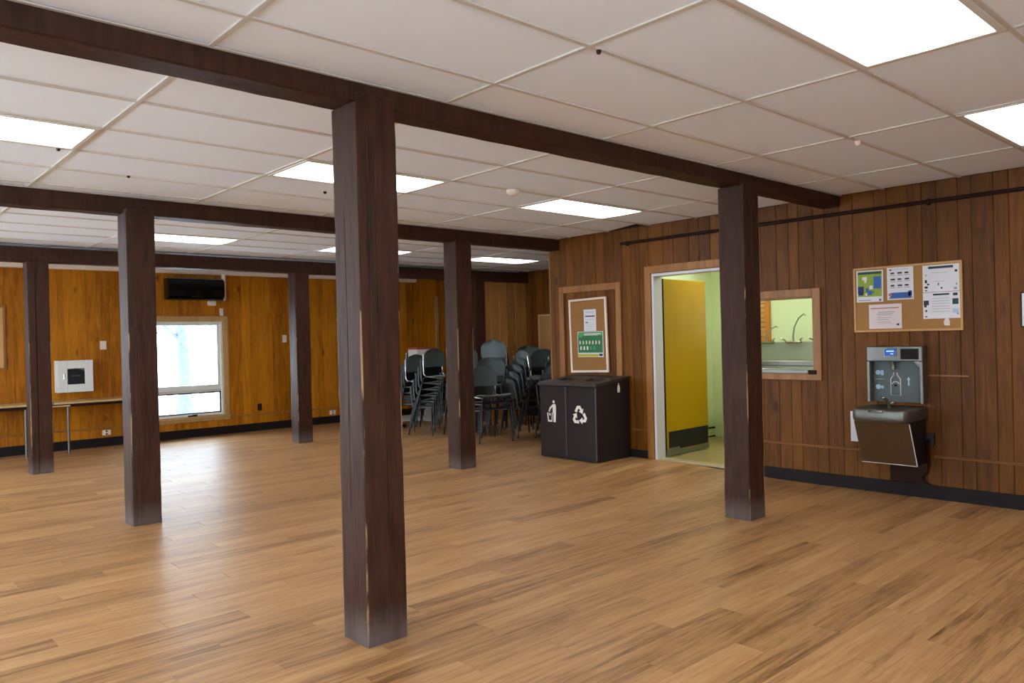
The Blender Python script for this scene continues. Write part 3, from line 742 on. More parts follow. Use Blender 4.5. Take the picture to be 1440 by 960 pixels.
# framed board cut by the left edge
t = thing('framed_board', (1.35, YW, 1.17), 'wood-framed notice board cut off by the left edge of the picture', 'board')
MB().cbox(-0.6, -0.015, 0.03, 0.6, -0.001, 0.84, 0.002).build('board_panel', 'cork_frame', t)
k = MB(); k.cbox(-0.62, -0.03, 0, 0.62, -0.001, 0.03); k.cbox(-0.62, -0.03, 0.84, 0.62, -0.001, 0.87); k.cbox(0.59, -0.03, 0.03, 0.62, -0.001, 0.84); k.cbox(-0.62, -0.03, 0.03, -0.59, -0.001, 0.84)
k.build('frame', 'trim_wood', t, rnd=0.6)
# ivory trim at the far wall right of the middle post gap
strip('trim_9', 9.20, YW-0.02, 0.13, 9.27, YW, 2.3, 'casing')
# side-wall cork board behind the chairs
t = thing('side_notice_board', (XS, 9.55, 0.85), 'tan notice board on the alcove side wall above the stacked chairs', 'notice board')
MB().cbox(-0.012, -0.45, 0.02, -0.001, 0.45, 0.98, 0.002).build('cork_panel', 'cork', t)
k = MB(); k.cbox(-0.025, -0.48, 0, -0.001, 0.48, 0.03); k.cbox(-0.025, -0.48, 0.97, -0.001, 0.48, 1.0); k.cbox(-0.025, -0.48, .03, -0.001, -0.45, .97); k.cbox(-0.025, .45, .03, -0.001, .48, .97)
k.build('frame', 'cork_frame', t)

# ------------------------------------------------------------------ right wall: pipe, door, hatch
o = MB(); o.tube([(XW-0.024, 5.69, 2.485), (XW-0.024, YB+0.05, 2.485)], 0.017, 10)
for y in (5.6, 4.0, 2.4, 0.8): o.cbox(XW-0.034, y-0.012, 2.455, XW, y+0.012, 2.508, 0.003)
tag(o.build('wall_pipe', 'pipe'), 'thin dark brown pipe running along the top of the panelled wall', 'pipe')
def frame_boards(parent, y0, y1, z0, z1, w_, th, mat, bottom=True, x=XW):
    for args in ((y0-w_, z0-(w_ if bottom else 0), y0, z1+w_), (y1, z0-(w_ if bottom else 0), y1+w_, z1+w_), (y0, z1, y1, z1+w_)) + (((y0, z0-w_, y1, z0),) if bottom else ()):
        MB().cbox(x-th, args[0], args[1], x, args[2], args[3], 0.003).build('casing_board', mat, parent, rnd=rng.random())
dframe = sempty('door_1')
frame_boards(dframe, DO[0], DO[1], 0.02, 2.112, 0.085, 0.020, 'trim_wood', False)
k = MB(); jt = 0.03; kx0, kx1 = XW-0.002, X0+WT+0.02
k.cbox(kx0, DO[1]-jt, 0.03, kx1, DO[1], DO[3]); k.cbox(kx0, DO[0], 0.03, kx1, DO[0]+jt, DO[3]); k.cbox(kx0, DO[0]+jt, DO[3]-jt, kx1, DO[1]-jt, DO[3])
k.build('jamb', 'door_frame', dframe)
k = MB(); k.cbox(X0+0.02, DO[0]-0.0, 0.03, X0+WT+0.02, DO[1], 0.053, 0.004); k.build('threshold', 'threshold', dframe)
# yellow door leaf, swung into the kitchen
HX, HY = X0+WT+0.035, DO[1]+0.012
leaf = thing('door_leaf', (HX, HY, 0.06), 'open yellow door with a black kick plate in the doorway', 'door', rz=R(2.5))
MB().cbox(0.0, -0.04, 0.0, 0.90, 0.0, 2.0, 0.003).build('panel', 'yellow_door', leaf)
MB().cbox(-0.004, -0.042, 0.0, 0.012, 0.002, 2.0, 0.001).build('edge_strip', 'stain', leaf)
MB().cbox(0.05, -0.046, 0.06, 0.88, -0.040, 0.27, 0.001).build('kick_plate', 'black_matt', leaf)
MB().cbox(0.0, -0.052, 0.0, 0.26, -0.046, 0.085, 0.002).build('pivot_plate', 'galv', leaf)
MB().cbox(0.0, -0.046, 0.0, 0.90, -0.0401, 0.05, 0.001).build('bottom_sweep', 'galv', leaf)
for z in (0.25, 1.0, 1.8): MB().tube([(-0.012, -0.02, z-0.05), (-0.012, -0.02, z+0.05)], 0.009, 8).build('hinge', 'steel', leaf)
# kitchen shell
KX, KY0, KY1, KH = 9.02, 0.6, 5.88, 2.60
kf = MB(); kf.box(X0+WT, KY0, -0.12, KX, KY1, 0.045); struct(kf.build('floor_kitchen', 'kfloor'))
kc = MB(); kc.box(X0+WT, KY0, KH, KX+.1, KY1+.1, KH+0.06); struct(kc.build('ceiling_kitchen', 'green_wall'))
KWZ = (1.36, 2.15); KWY = (5.03, 5.50)
struct(MB().box(KX, KY0, 0, KX+0.1, KWY[0], KH).box(KX, KWY[0], 0, KX+.1, KWY[1], KWZ[0]).box(KX, KWY[0], KWZ[1], KX+.1, KWY[1], KH).box(KX, KWY[1], 0, KX+.1, KY1+.1, KH).build('wall_kitchen_back', 'green_wall'))
struct(MB().box(X0+WT, KY1, 0, KX, KY1+0.1, KH).build('wall_kitchen_left', 'green_wall'))
struct(MB().box(X0+WT, KY0-0.1, 0, KX+.1, KY0, KH).build('wall_kitchen_right', 'green_wall'))
struct(MB().box(X0+WT, KY0, 0.045, X0+WT+0.012, PO[0]-.02, KH).box(X0+WT, PO[1]+.02, 0.045, X0+WT+0.012, DO[0], KH).box(X0+WT, DO[1], 0.045, X0+WT+0.012, KY1, KH).box(X0+WT, DO[0], DO[3], X0+WT+0.012, DO[1], KH)
       .box(X0+WT, PO[0]-.02, 0.045, X0+WT+0.012, PO[1]+.02, PO[2]).box(X0+WT, PO[0]-.02, PO[3], X0+WT+0.012, PO[1]+.02, KH).build('wall_kitchen_front', 'green_wall'))
k = MB(); k.cbox(8.05, KY1-0.014, 0.045, KX, KY1, 0.16, 0.003); k.cbox(8.05, KY1-0.018, 0.155, KX, KY1, 0.175, 0.002, 1); k.cbox(8.05, KY1-0.022, 0.045, KX, KY1, 0.062, 0.002, 1)
o = struct(k.build('baseboard_kitchen', ['green_wall', 'base_dark']))
t = thing('kitchen_light', (8.0, 3.6, KH-0.01), 'fluorescent lamp on the ceiling of the kitchen behind the hatch', 'light')
MB().cbox(-0.6, -0.3, -0.05, 0.6, 0.3, 0.009, 0.004).build('housing', 'frame_white', t); MB().box(-0.56, -0.26, -0.056, 0.56, 0.26, -0.051).build('lens', 'klens', t)
t = thing('kitchen_light', (8.0, 5.15, KH-0.01), 'fluorescent lamp on the kitchen ceiling above the yellow door', 'light')
MB().cbox(-0.6, -0.15, -0.05, 0.6, 0.15, 0.009, 0.004).build('housing', 'frame_white', t); MB().box(-0.56, -0.12, -0.056, 0.56, 0.12, -0.051).build('lens', 'klens', t)
# kitchen window with orange wood frame
kw = sempty('window_5')
k = MB(); x0, x1 = KX-0.06, KX+0.02; A, B = KWY; C0, C1 = KWZ; fw = 0.09
for args in ((A-0.02, C0-0.06, A+0.11, C1+.05), (B-.05, C0-.06, B+.02, C1+.05), (A+.11, C1-.03, B-.05, C1+.05), (A+.11, C0-.06, B-.05, C0+.03)): k.cbox(x0, args[0], args[1], x1, args[2], args[3], 0.004)
k.build('wood_casing', 'orange_wood', kw)
MB().box(KX+0.04, A+.0, C0, KX+0.045, B, C1).build('pane', 'glass', kw)
for i in range(13):      # beaded edge blocks of the casing
    z = C0+0.02+i*0.06; MB().cbox(x0-0.014, A+0.02, z, x0, A+0.09, z+0.04, 0.004).build('bead', 'casing', kw, rnd=0.5)
# hatch frame and ledge
hf = sempty('trim_10')
frame_boards(hf, PO[0], PO[1], PO[2], PO[3], 0.075, 0.022, 'trim_wood', True)
k = MB(); jt = 0.012
k.box(XW, PO[0], PO[2], X0+WT+.014, PO[0]+jt, PO[3]); k.box(XW, PO[1]-jt, PO[2], X0+WT+.014, PO[1], PO[3]); k.box(XW, PO[0]+jt, PO[3]-jt, X0+WT+.014, PO[1]-jt, PO[3])
k.build('reveal', 'trim_wood', hf, rnd=0.3)
MB().cbox(XW-0.035, PO[0]+0.05, PO[2]-0.012, X0+WT+.05, PO[1]-jt, PO[2]+0.022, 0.004).build('ledge', 'steel', hf)
MB().cbox(XW-0.03, PO[0]-0.03, PO[2]-0.02, XW+0.03, PO[0]+0.05, PO[2]+0.02, 0.004).build('ledge_end', 'stain', hf)
# kitchen sink against the back wall
t = thing('kitchen_sink', (8.75, 4.8, 0.045), 'stainless steel sink unit with tall back splash seen through the hatch', 'sink')
k = MB(); k.cbox(0.21, -1.5, 0.62, 0.235, 0.42, 1.26, 0.004)
k.build('backsplash', 'sink_steel', t)
k = MB(); k.cbox(-0.40, -1.5, 0.99, -0.36, 0.42, 1.05, 0.008); k.build('front_rim', 'steel', t)
k = MB()
for y0 in (-1.43, -0.81, -0.19):
    y1 = y0+0.56; k.cbox(-0.36, y0, 0.60, -0.35, y1, 1.0); k.cbox(0.20, y0, 0.60, 0.21, y1, 0.95); k.cbox(-0.35, y0, 0.60, 0.20, y0+0.01, 0.95); k.cbox(-0.35, y1-.01, 0.60, 0.20, y1, 0.95); k.cbox(-0.35, y0+.01, 0.60, 0.20, y1-.01, 0.61)
k.build('basins', 'sink_steel', t)
for y in (-1.45, 0.38):
    for x in (-0.36, 0.18): MB().tube([(x, y, 0.0), (x, y, 0.62)], 0.018, 8).build('leg', 'steel', t)
def faucet(y, tall, label, flip=1):
    f = thing('faucet', (8.92, y, 1.30), label, 'faucet')
    MB().tube([(0, -0.10, 0), (0, 0.10, 0)], 0.016, 8).build('valve_body', 'chrome', f)
    pts = [(0, 0, 0), (-0.01, 0, 0.08), (-0.03, -0.03*flip, tall*0.55), (-0.10, -0.12*flip, tall*0.85), (-0.16, -0.22*flip, tall), (-0.18, -0.25*flip, tall*0.93)]
    MB().tube(pts, [0.014, 0.012, 0.008, 0.008, 0.008, 0.007], 8).build('spout', 'sink_steel', f)
    for s in (-1, 1): MB().tube([(0, s*0.10, 0), (-0.03, s*0.10, 0.03), (-0.05, s*0.14, 0.05)], 0.010, 6).build('handle', 'chrome', f)
faucet(5.02, 0.20, 'left kitchen faucet with a short slanting spout behind the hatch')
faucet(4.66, 0.34, 'tall curved kitchen faucet in the middle of the hatch opening')
faucet(4.30, 0.10, 'low kitchen faucet at the right side of the hatch opening')

# ------------------------------------------------------------------ recessed panel with cork board behind the bin
hf = sempty('trim_11')
frame_boards(hf, 5.80, 6.63, 0.14, 1.972, 0.08, 0.022, 'trim_wood', False)
def bar(mb, y0, z0, y1, z1, mi, lift=0.0012, x=0.0, base=-0.001):
    """printed patch on a sheet hanging on the right wall, local coordinates; x points out of the wall as negative"""
    mb.box(x-lift, min(y0, y1), min(z0, z1), x+0.0, max(y0, y1), max(z0, z1), mi)
def sheet(name, y0, z0, y1, z1, x, mat, label, cat, prints, mats, group=None, tilt=0.0):
    """y0 = left edge in the picture (larger y). Local frame: a to the right in the picture, b up"""
    wd, ht = abs(y0-y1), z1-z0
    t = thing(name, (x, (y0+y1)/2, (z0+z1)/2), label, cat, group)
    t.rotation_euler = (tilt, 0, 0)
    MB().box(-0.0016, -wd/2, -ht/2, 0, wd/2, ht/2).build('sheet', mat, t)
    mb = MB()
    for (a0, b0, a1, b1, mi) in prints:     # fractions from the left, from the bottom
        ya, yb = wd/2-a0*wd, wd/2-a1*wd; lf = 0.0022+0.0003*mi
        mb.box(-lf, min(ya, yb), -ht/2+b0*ht, -0.0016, max(ya, yb), -ht/2+b1*ht, mi)
    if prints: mb.build('print', mats, t)
    return t
t = thing('notice_board', (XW-0.03, 6.21, 1.0), 'tall white-framed cork board standing above the brown recycling bin', 'notice board')
t.rotation_euler = (R(-1.2), 0, 0)
MB().cbox(0.0, -0.28, 0.02, 0.012, 0.28, 0.86, 0.002).build('cork_panel', 'cork_dark', t)
k = MB(); wf_ = 0.026; ww, hh = 0.30, 0.89
k.cbox(-0.012, -ww, 0, 0.014, ww, wf_); k.cbox(-0.012, -ww, hh-wf_, 0.014, ww, hh); k.cbox(-0.012, -ww, wf_, 0.014, -ww+wf_, hh-wf_); k.cbox(-0.012, ww-wf_, wf_, 0.014, ww, hh-wf_)
k.build('frame', 'cork_frame', t).data.materials[0] = MT['ivory']
sheet('paper_notice', 6.285, 1.495, 6.09, 1.755, XW-0.031, 'paper', 'small white letter sheet pinned at the top of the tall cork board', 'paper',
      [(0.15, .86, .85, .88, 0), (.12, .66, .9, .71, 1), (.12, .52, .9, .53, 0), (.12, .38, .35, .42, 1), (.12, .30, .85, .31, 0), (.12, .22, .7, .23, 0), (.12, .10, .8, .11, 0)], ['grey_text', 'black_ink'])
pr = [(.02, .17, .98, .98, 0), (.02, .84, .98, .98, 1), (.05, .78, .20, .96, 2), (.26, .89, .92, .925, 3), (.26, .85, .80, .87, 3), (.0, .02, .82, .12, 4), (.84, .04, .97, .13, 5)]
for i in range(7): x = .08+.125*i; pr += [(x, .50, x+.035, .64, 3), (x+.04, .54, x+.06, .60, 4)]
for i in range(5): x = .10+.13*i; pr.append((x, .28, x+.06, .42, 3 if i < 3 else 2))
sheet('recycling_poster', 6.392, 1.185, 5.985, 1.49, XW-0.032, 'paper', 'green poster with rows of small pale figures on the tall cork board', 'poster', pr,
      ['green', 'green_l', 'green_l', 'white', 'yellow_p', 'black_ink'])

# ------------------------------------------------------------------ recycling bin
BH = hfloor(6.6, 6.0)
t = thing('recycling_bin', (6.60, 6.05, BH), 'dark brown two-compartment waste and recycling bin with white symbols', 'bin')
FX, BX, YL, YR = -0.27, 0.31, 0.447, -0.447
zf, zbk = 0.855, 0.915
bd = MB(); bd.prism([(FX+0.012, 0.0), (BX, 0.0), (BX, zbk-0.02), (FX+0.012, zf-0.02)], lambda a, b: (a, YR+0.008, b), lambda a, b: (a, YL-0.008, b)); fix_normals(bd.build('body', 'bin', t))
# lid with two openings: frame strips on the sloping plane
def lidpt(u, v, dz=0.0):   # u along x 0..1, v along y 0..1 (left to right in the picture)
    x = FX-0.012+(BX+0.012-FX)*u; return (x, YL+0.008-(YL-YR+0.016)*v, zf-0.02+(zbk-zf)*u+dz)
lid = MB()
def lidslab(u0, v0, u1, v1, h0=0.0, h1=0.028, mi=0):
    vs = [lidpt(u, v, h) for u in (u0, u1) for v in (v0, v1) for h in (h0, h1)]
    lid.add(vs, [(0, 1, 3, 2), (4, 6, 7, 5), (0, 4, 5, 1), (2, 3, 7, 6), (0, 2, 6, 4), (1, 5, 7, 3)], mi)
for a_, b_ in ((0.10, 0.42), (0.58, 0.90)):
    pass
lidslab(0, 0, .32, 1); lidslab(.62, 0, 1, 1); lidslab(.32, 0, .62, .13); lidslab(.32, .40, .62, .60); lidslab(.32, .87, .62, 1)
lidslab(.32, .13, .62, .40, 0, .004, 1); lidslab(.32, .60, .62, .87, 0, .004, 1)
fix_normals(lid.build('lid', ['bin_top', 'black_matt'], t))
for (y0, y1) in ((YL-0.012, 0.012), (0.004, YR+0.012)):
    MB().cbox(FX, min(y0, y1)+0.004, 0.03, FX+0.014, max(y0, y1)-0.004, zf-0.03, 0.004).build('front_door', 'bin', t)
for y in (0.008, YR+0.006):
    MB().tube([(FX-0.003, y, 0.03), (FX-0.003, y, zf-0.03)], 0.008, 8).build('edge_strip', 'bin_line', t)
for y in (YL-0.03, 0.03-0.04):
    MB().cbox(FX-0.006, y-0.012, 0.70, FX, y+0.012, 0.72, 0.002).build('lock', 'black_matt', t)
# symbols as thin raised plates: local picture coordinates a right, b up
def plate_poly(mb, poly, y, z, sc, x=FX-0.0025, th=0.003, mi=0):
    mb.prism(poly, lambda a, b: (x, y-a*sc, z+b*sc), lambda a, b: (x+th, y-a*sc, z+b*sc), mi)
sy = MB(); yc, zc_, S = 0.225, 0.52, 0.20
circ = [(.10+.085*math.cos(2*PI*k/14), .62+.085*math.sin(2*PI*k/14)) for k in range(14)]
plate_poly(sy, circ, yc, zc_, S)
plate_poly(sy, [(.02, .48), (.20, .50), (.27, .40), (.27, -.02), (.23, -.55), (.06, -.55), (.08, -.05), (.02, .0), (.02, .2)], yc, zc_, S)
plate_poly(sy, [(.04, .48), (.06, .36), (-.16, .20), (-.24, .02), (-.32, .06), (-.22, .28)], yc, zc_, S)
plate_poly(sy, [(-.44, -.02), (-.36, -.02), (-.31, -.45), (-.09, -.45), (-.06, -.02), (.0, -.02), (-.04, -.55), (-.38, -.55)], yc, zc_, S)
plate_poly(sy, [(-.28, -.06), (-.20, -.04), (-.16, -.16), (-.24, -.20)], yc, zc_, S)
fix_normals(sy.build('litter_symbol', 'white', t))
ry = MB(); yc = -0.195; zc_ = 0.505; S = 0.115
def rot(p, an): return (p[0]*math.cos(an)-p[1]*math.sin(an), p[0]*math.sin(an)+p[1]*math.cos(an))
band = [(-.62, .30), (-.30, .82), (.10, .86), (.34, .50), (.52, .60), (.40, .08), (-.06, .28), (.12, .38), (-.02, .58), (-.18, .52), (-.34, .18)]
for k in range(3):
    plate_poly(ry, [rot((a*1.0, b*1.0+0.12), -2*PI*k/3) for a, b in band], yc, zc_, S)
fix_normals(ry.build('recycling_symbol', 'white', t))
sk = MB(); sk.prism([(-.018, -.05), (.018, -.05), (.022, -.01), (.016, .02), (.006, .035), (.004, .055), (-.004, .055), (-.006, .035), (-.016, .02), (-.022, -.01)],
                    lambda a, b: (0.12+a, YR+0.005, 0.80+b), lambda a, b: (0.12+a, YR+0.008, 0.80+b)); fix_normals(sk.build('bottle_sticker', 'white', t))

# ------------------------------------------------------------------ large cork board and its papers
t = thing('wide_notice_board', (XW, 2.598, 1.408), 'wide oak-framed cork board above the water fountain', 'notice board')
hw, hh = 0.4415, 0.571
MB().cbox(-0.012, -hw+.015, 0.015, -0.001, hw-.015, hh-.015, 0.002).build('cork_panel', 'cork', t)
k = MB(); fw = 0.018
k.cbox(-0.02, -hw, 0, -0.001, hw, fw); k.cbox(-0.02, -hw, hh-fw, -0.001, hw, hh); k.cbox(-0.02, -hw, fw, -0.001, -hw+fw, hh-fw); k.cbox(-0.02, hw-fw, fw, -0.001, hw, hh-fw); k.build('frame', 'cork_frame', t)
PX = XW-0.0125
G = 'papers pinned to the wide cork board'
pr = [(.05, .17, .95, .97, 0), (.05, .88, .95, .95, 1), (.65, .42, .93, .80, 2), (.05, .28, .28, .50, 3), (.08, .22, .26, .30, 3), (.22, .70, .40, .80, 4), (.30, .62, .38, .70, 4), (.36, .30, .46, .44, 2), (.44, .22, .58, .36, 2), (.50, .40, .62, .52, 4), (.34, .20, .40, .28, 4), (.60, .28, .66, .34, 2), (.08, .04, .55, .07, 5), (.85, .03, .93, .09, 2)]
sheet('paper_flyer', 3.012, 1.674, 2.782, 1.952, PX, 'paper', 'green and blue picture flyer at the top left of the wide cork board', 'paper', pr, ['lime', 'dark_text', 'blue', 'navy', 'white', 'grey_text'], G, R(0.6))
pr = [(.06, .03, .97, .09, 0), (.12, .05, .90, .22, 1), (.80, .10, .94, .26, 1), (.05, .12, .18, .2, 3)]
for r_ in range(3):
    for c_ in range(3):
        pr += [(.14+.27*c_, .36+.19*r_+.05, .28+.27*c_+(.03 if (r_+c_) % 2 else 0), .36+.19*r_+.10, 2), (.12+.27*c_, .36+.19*r_, .32+.27*c_, .36+.19*r_+.02, 0)]
pr += [(.10, .90, .18, .94, 2), (.2, .92, .8, .93, 0)]
sheet('paper_flyer', 2.748, 1.682, 2.532, 1.963, PX, 'paper', 'flyer with nine small icons and a blue wave band on the wide cork board', 'paper', pr, ['grey_text', 'blue', 'black_ink', 'red_text'], G)
pr = [(.06, .82, .92, .86, 0), (.28, .66, .78, .69, 1), (.25, .60, .74, .62, 1), (.28, .55, .70, .57, 1), (.25, .44, .70, .46, 2), (.24, .36, .62, .38, 2), (.27, .26, .68, .28, 2), (.30, .20, .72, .21, 2), (.85, .12, .92, .2, 3)]
sheet('paper_notice', 2.908, 1.436, 2.632, 1.649, PX, 'paper_pink', 'landscape white notice with a red heading, lower left on the wide cork board', 'paper', pr, ['red_text', 'grey_text', 'grey_text', 'black_ink'], G)
pr = [(.16, .86, .84, .95, 0), (.88, .70, .95, .78, 2), (.07, .60, .11, .66, 1), (.06, .34, .12, .46, 2), (.12, .26, .18, .32, 2), (.05, .14, .14, .22, 2), (.06, .04, .12, .08, 2), (.42, .24, .45, .32, 2), (.50, .10, .54, .17, 2), (.3, .38, .6, .39, 1), (.24, .70, .7, .71, 1), (.85, .06, .93, .14, 1), (.9, .22, .94, .30, 1)]
sheet('paper_plan', 2.458, 1.731, 2.178, 1.955, PX, 'paper', 'white plan sheet with a dark heading at the top right of the wide cork board', 'paper', pr, ['dark_text', 'grey_text', 'black_ink'], G)
pr = [(.28, .88, .72, .95, 0), (.82, .85, .94, .95, 2), (.02, .52, .16, .70, 2), (.03, .44, .10, .52, 2), (.80, .52, .96, .74, 0), (.80, .20, .96, .36, 3), (.92, .14, .96, .30, 1), (.06, .26, .11, .34, 2), (.05, .06, .12, .10, 2)]
for i in range(6): pr.append((.24, .76-.10*i, .72, .775-.10*i, 4))
sheet('paper_notice', 2.459, 1.509, 2.177, 1.727, PX, 'paper', 'white sheet with small blue pictures, lower right on the wide cork board', 'paper', pr, ['dark_text', 'red_text', 'black_ink', 'pale_blue', 'grey_text'], G)
k = MB(); k.prism([(-.022, -.03), (.018, -.034), (.022, 0), (.012, .03), (-.012, .03), (-.024, .0)], lambda a, b: (PX-0.002, 2.277-a, 1.482+b), lambda a, b: (PX, 2.277-a, 1.482+b))
k.box(PX-0.003, 2.275, 1.475, PX-0.002, 2.283, 1.483, 0)
tag(fix_normals(k.build('paper_tag', 'paper_pink')), 'tiny pale tag hanging under the lower right paper of the wide cork board', 'tag')
# framed notice at the right edge
t = thing('framed_notice', (XW, 1.60, 1.42), 'black-framed white notice cut off by the right edge of the picture', 'picture')
MB().cbox(-0.010, -0.146, 0.009, -0.001, 0.146, 0.264, 0.001).build('mat_sheet', 'paper', t)
k = MB(); k.cbox(-0.016, -.156, 0, -.001, .156, .010); k.cbox(-0.016, -.156, .263, -.001, .156, .273); k.cbox(-.016, -.156, .010, -.001, -.146, .263); k.cbox(-.016, .146, .010, -.001, .156, .263); k.build('frame', 'black_matt', t)

# ------------------------------------------------------------------ water fountain with bottle filler
YFc = 2.672
t = thing('water_fountain', (XW, YFc, 0.28), 'stainless steel wall water fountain with a bottle filler', 'water fountain')
z = lambda v: v-0.28
hy = 0.230
up = MB(); # upper housing built as a frame round the alcove
UX = -0.10
up.cbox(UX, -hy, z(1.155), 0, hy, z(1.283), 0.006)                                  # head
up.cbox(UX, hy-0.026, z(0.80), 0, hy, z(1.155), 0.004); up.cbox(UX, -hy, z(0.80), 0, -hy+0.026, z(1.155), 0.004)
up.build('upper_housing', 'steel', t)
MB().cbox(-0.022, -hy+.026, z(0.80), -0.004, hy-.026, z(1.155), 0.003).build('alcove_back', 'steel_dark', t)
k = MB(); k.prism([(0, 0), (0.0, 0.05), (-0.05, 0.0)], lambda a, b: (UX+0.004, -hy+.026-a-0.0, z(1.155)-b), lambda a, b: (-0.025, -hy+.026-a, z(1.155)-b)); fix_normals(k.build('alcove_gusset', 'steel', t))
sc_ = MB().cbox(UX-0.006, -0.025, z(1.195), UX+0.001, 0.082, z(1.268), 0.004).build('display_bezel', 'chrome', t)
k = MB(); k.box(UX-0.0075, -0.018, z(1.203), UX-0.006, 0.076, z(1.262)); k.build('display_screen', 'screen', sc_)
k = MB(); k.box(UX-0.0085, -0.004, z(1.237), UX-0.0075, 0.058, z(1.247)); k.box(UX-0.0085, 0.0, z(1.215), UX-0.0075, 0.024, z(1.223)); k.build('display_text', 'screen_txt', sc_)
MB().cbox(UX-0.004, -hy+.030, z(1.172), UX+0.001, -0.055, z(1.262), 0.003).build('sensor_window', 'base_dark', t)
k = MB(); k.tube([(-0.06, 0.03, z(1.158)), (-0.06, 0.03, z(1.120))], [0.022, 0.015], 12); k.tube([(-0.06, 0.022, z(1.122)), (-0.06, 0.020, z(1.085))], [0.014, 0.018], 12); k.build('filler_nozzle', 'steel', t)
# bottle outline emblem (ridge), drawn as a thin tube on the alcove back
bo = [(0.012, 1.055), (0.018, 1.03), (0.040, 1.00), (0.040, 0.86), (-0.040, 0.86), (-0.040, 1.00), (-0.018, 1.03), (-0.012, 1.055)]
k = MB(); k.tube([(-0.026, 0.018+a, z(b)) for a, b in bo], 0.0045, 6); k.tube([(-0.026, 0.018+0.028*math.cos(an), z(0.955)+0.022*math.sin(an)) for an in [i*PI/6 for i in range(7)]], 0.004, 6)
k.build('bottle_emblem', 'frame_white', t)
MB().tube([(-0.022, 0.018, z(0.945)), (-0.030, 0.018, z(0.945))], 0.009, 10).build('sensor_eye', 'black_gloss', t)
k = MB(); 
for zz in (1.055, 0.93): k.tube([(-0.0225, 0.165, z(zz)), (-0.026, 0.165, z(zz))], 0.022, 14)
k.box(-0.0245, 0.118, z(1.03), -0.022, 0.142, z(1.075)); k.box(-0.0245, 0.118, z(0.915), -0.022, 0.142, z(0.94)); k.box(-0.0245, 0.115, z(0.995), -0.022, 0.19, z(0.999))
k.build('instruction_symbols', 'pale_blue', t)
k = MB(); k.prism([(-.006, -.04), (.006, -.04), (.006, .01), (.014, .01), (0, .035), (-.014, .01), (-.006, .01)], lambda a, b: (-0.0245, -0.088-a, z(0.985)+b), lambda a, b: (-0.022, -0.088-a, z(0.985)+b)); fix_normals(k.build('arrow_symbol', 'pale_blue', t))
# basin: rounded front outline, rim, bowl sunk
def outline(off, n=8):
    X1 = -0.465+off; w_ = hy+0.002-off; r = 0.09-off*0.5; pts = [(-0.001, w_)]
    for i in range(n+1):
        an = i/n*PI/2; pts.append((X1+r-r*math.sin(an), w_-r+r*math.cos(an)))
    for i in range(n+1):
        an = i/n*PI/2; pts.append((X1+r-r*math.cos(an), -w_+r-r*math.sin(an)))
    pts.append((-0.001, -w_)); return pts
ba = MB(); levels = [(0.02, 0.662), (0.004, 0.672), (0.0, 0.70), (0.0, 0.755), (0.006, 0.768), (0.022, 0.771), (0.035, 0.765)]
rows = [[(p[0], p[1], z(zz)) for p in outline(o_)] for o_, zz in levels]
ba.grid(rows, closed=True); ba.add(rows[0], [tuple(range(len(rows[0])))])
# deck ring to bowl
cx, cy = -0.27, 0.0; ring = outline(0.035); n = len(ring)
bowl = []
for (f_, zz) in ((0.78, 0.762), (0.72, 0.745), (0.5, 0.705), (0.15, 0.695)):
    bowl.append([(cx+(p[0]-cx)*f_, cy+(p[1]-cy)*f_, z(zz)) for p in ring])
ba.grid([rows[-1]]+bowl, closed=True); ba.add(bowl[-1], [tuple(range(n))])
fix_normals(ba.build('basin', 'steel', t))
k = MB(); k.tube([(-0.15, 0.03, z(0.76)), (-0.16, 0.03, z(0.80)), (-0.19, 0.03, z(0.835)), (-0.215, 0.045, z(0.85)), (-0.225, 0.055, z(0.845))], [0.02, 0.014, 0.014, 0.016, 0.013], 10)
k.tube([(-0.16, 0.005, z(0.80)), (-0.165, -0.02, z(0.812))], 0.008, 8); k.build('bubbler', 'chrome', t)
k = MB(); k.cbox(-0.47, -0.05, z(0.742), -0.44, 0.075, z(0.772), 0.006); k.build('push_bar', 'chrome', t)
# body below the basin
k = MB(); k.prism([(-0.02, 0.662), (-0.385, 0.662), (-0.235, 0.297), (-0.02, 0.297)], lambda a, b: (a, hy-0.012, z(b)), lambda a, b: (a, -hy+0.012, z(b)))
fix_normals(k.build('body', 'base_dark', t))
k = MB(); 
vs = [(-0.392, hy-0.006, z(0.66)), (-0.392, -hy+0.006, z(0.66)), (-0.242, -hy+0.006, z(0.296)), (-0.242, hy-0.006, z(0.296))]
vs2 = [(a+0.008, b, c_) for a, b, c_ in vs]
k.add(vs+vs2, [(0, 1, 2, 3), (7, 6, 5, 4), (0, 4, 5, 1), (1, 5, 6, 2), (2, 6, 7, 3), (3, 7, 4, 0)]); fix_normals(k.build('apron', 'bronze', t))
k = MB(); k.tube([(-0.394, -hy+0.006, z(0.655)), (-0.244, -hy+0.006, z(0.298))], 0.004, 6); k.tube([(-0.244, -hy+0.006, z(0.297)), (-0.244, hy-0.006, z(0.297))], 0.003, 6); k.build('apron_edge', 'frame_white', t)
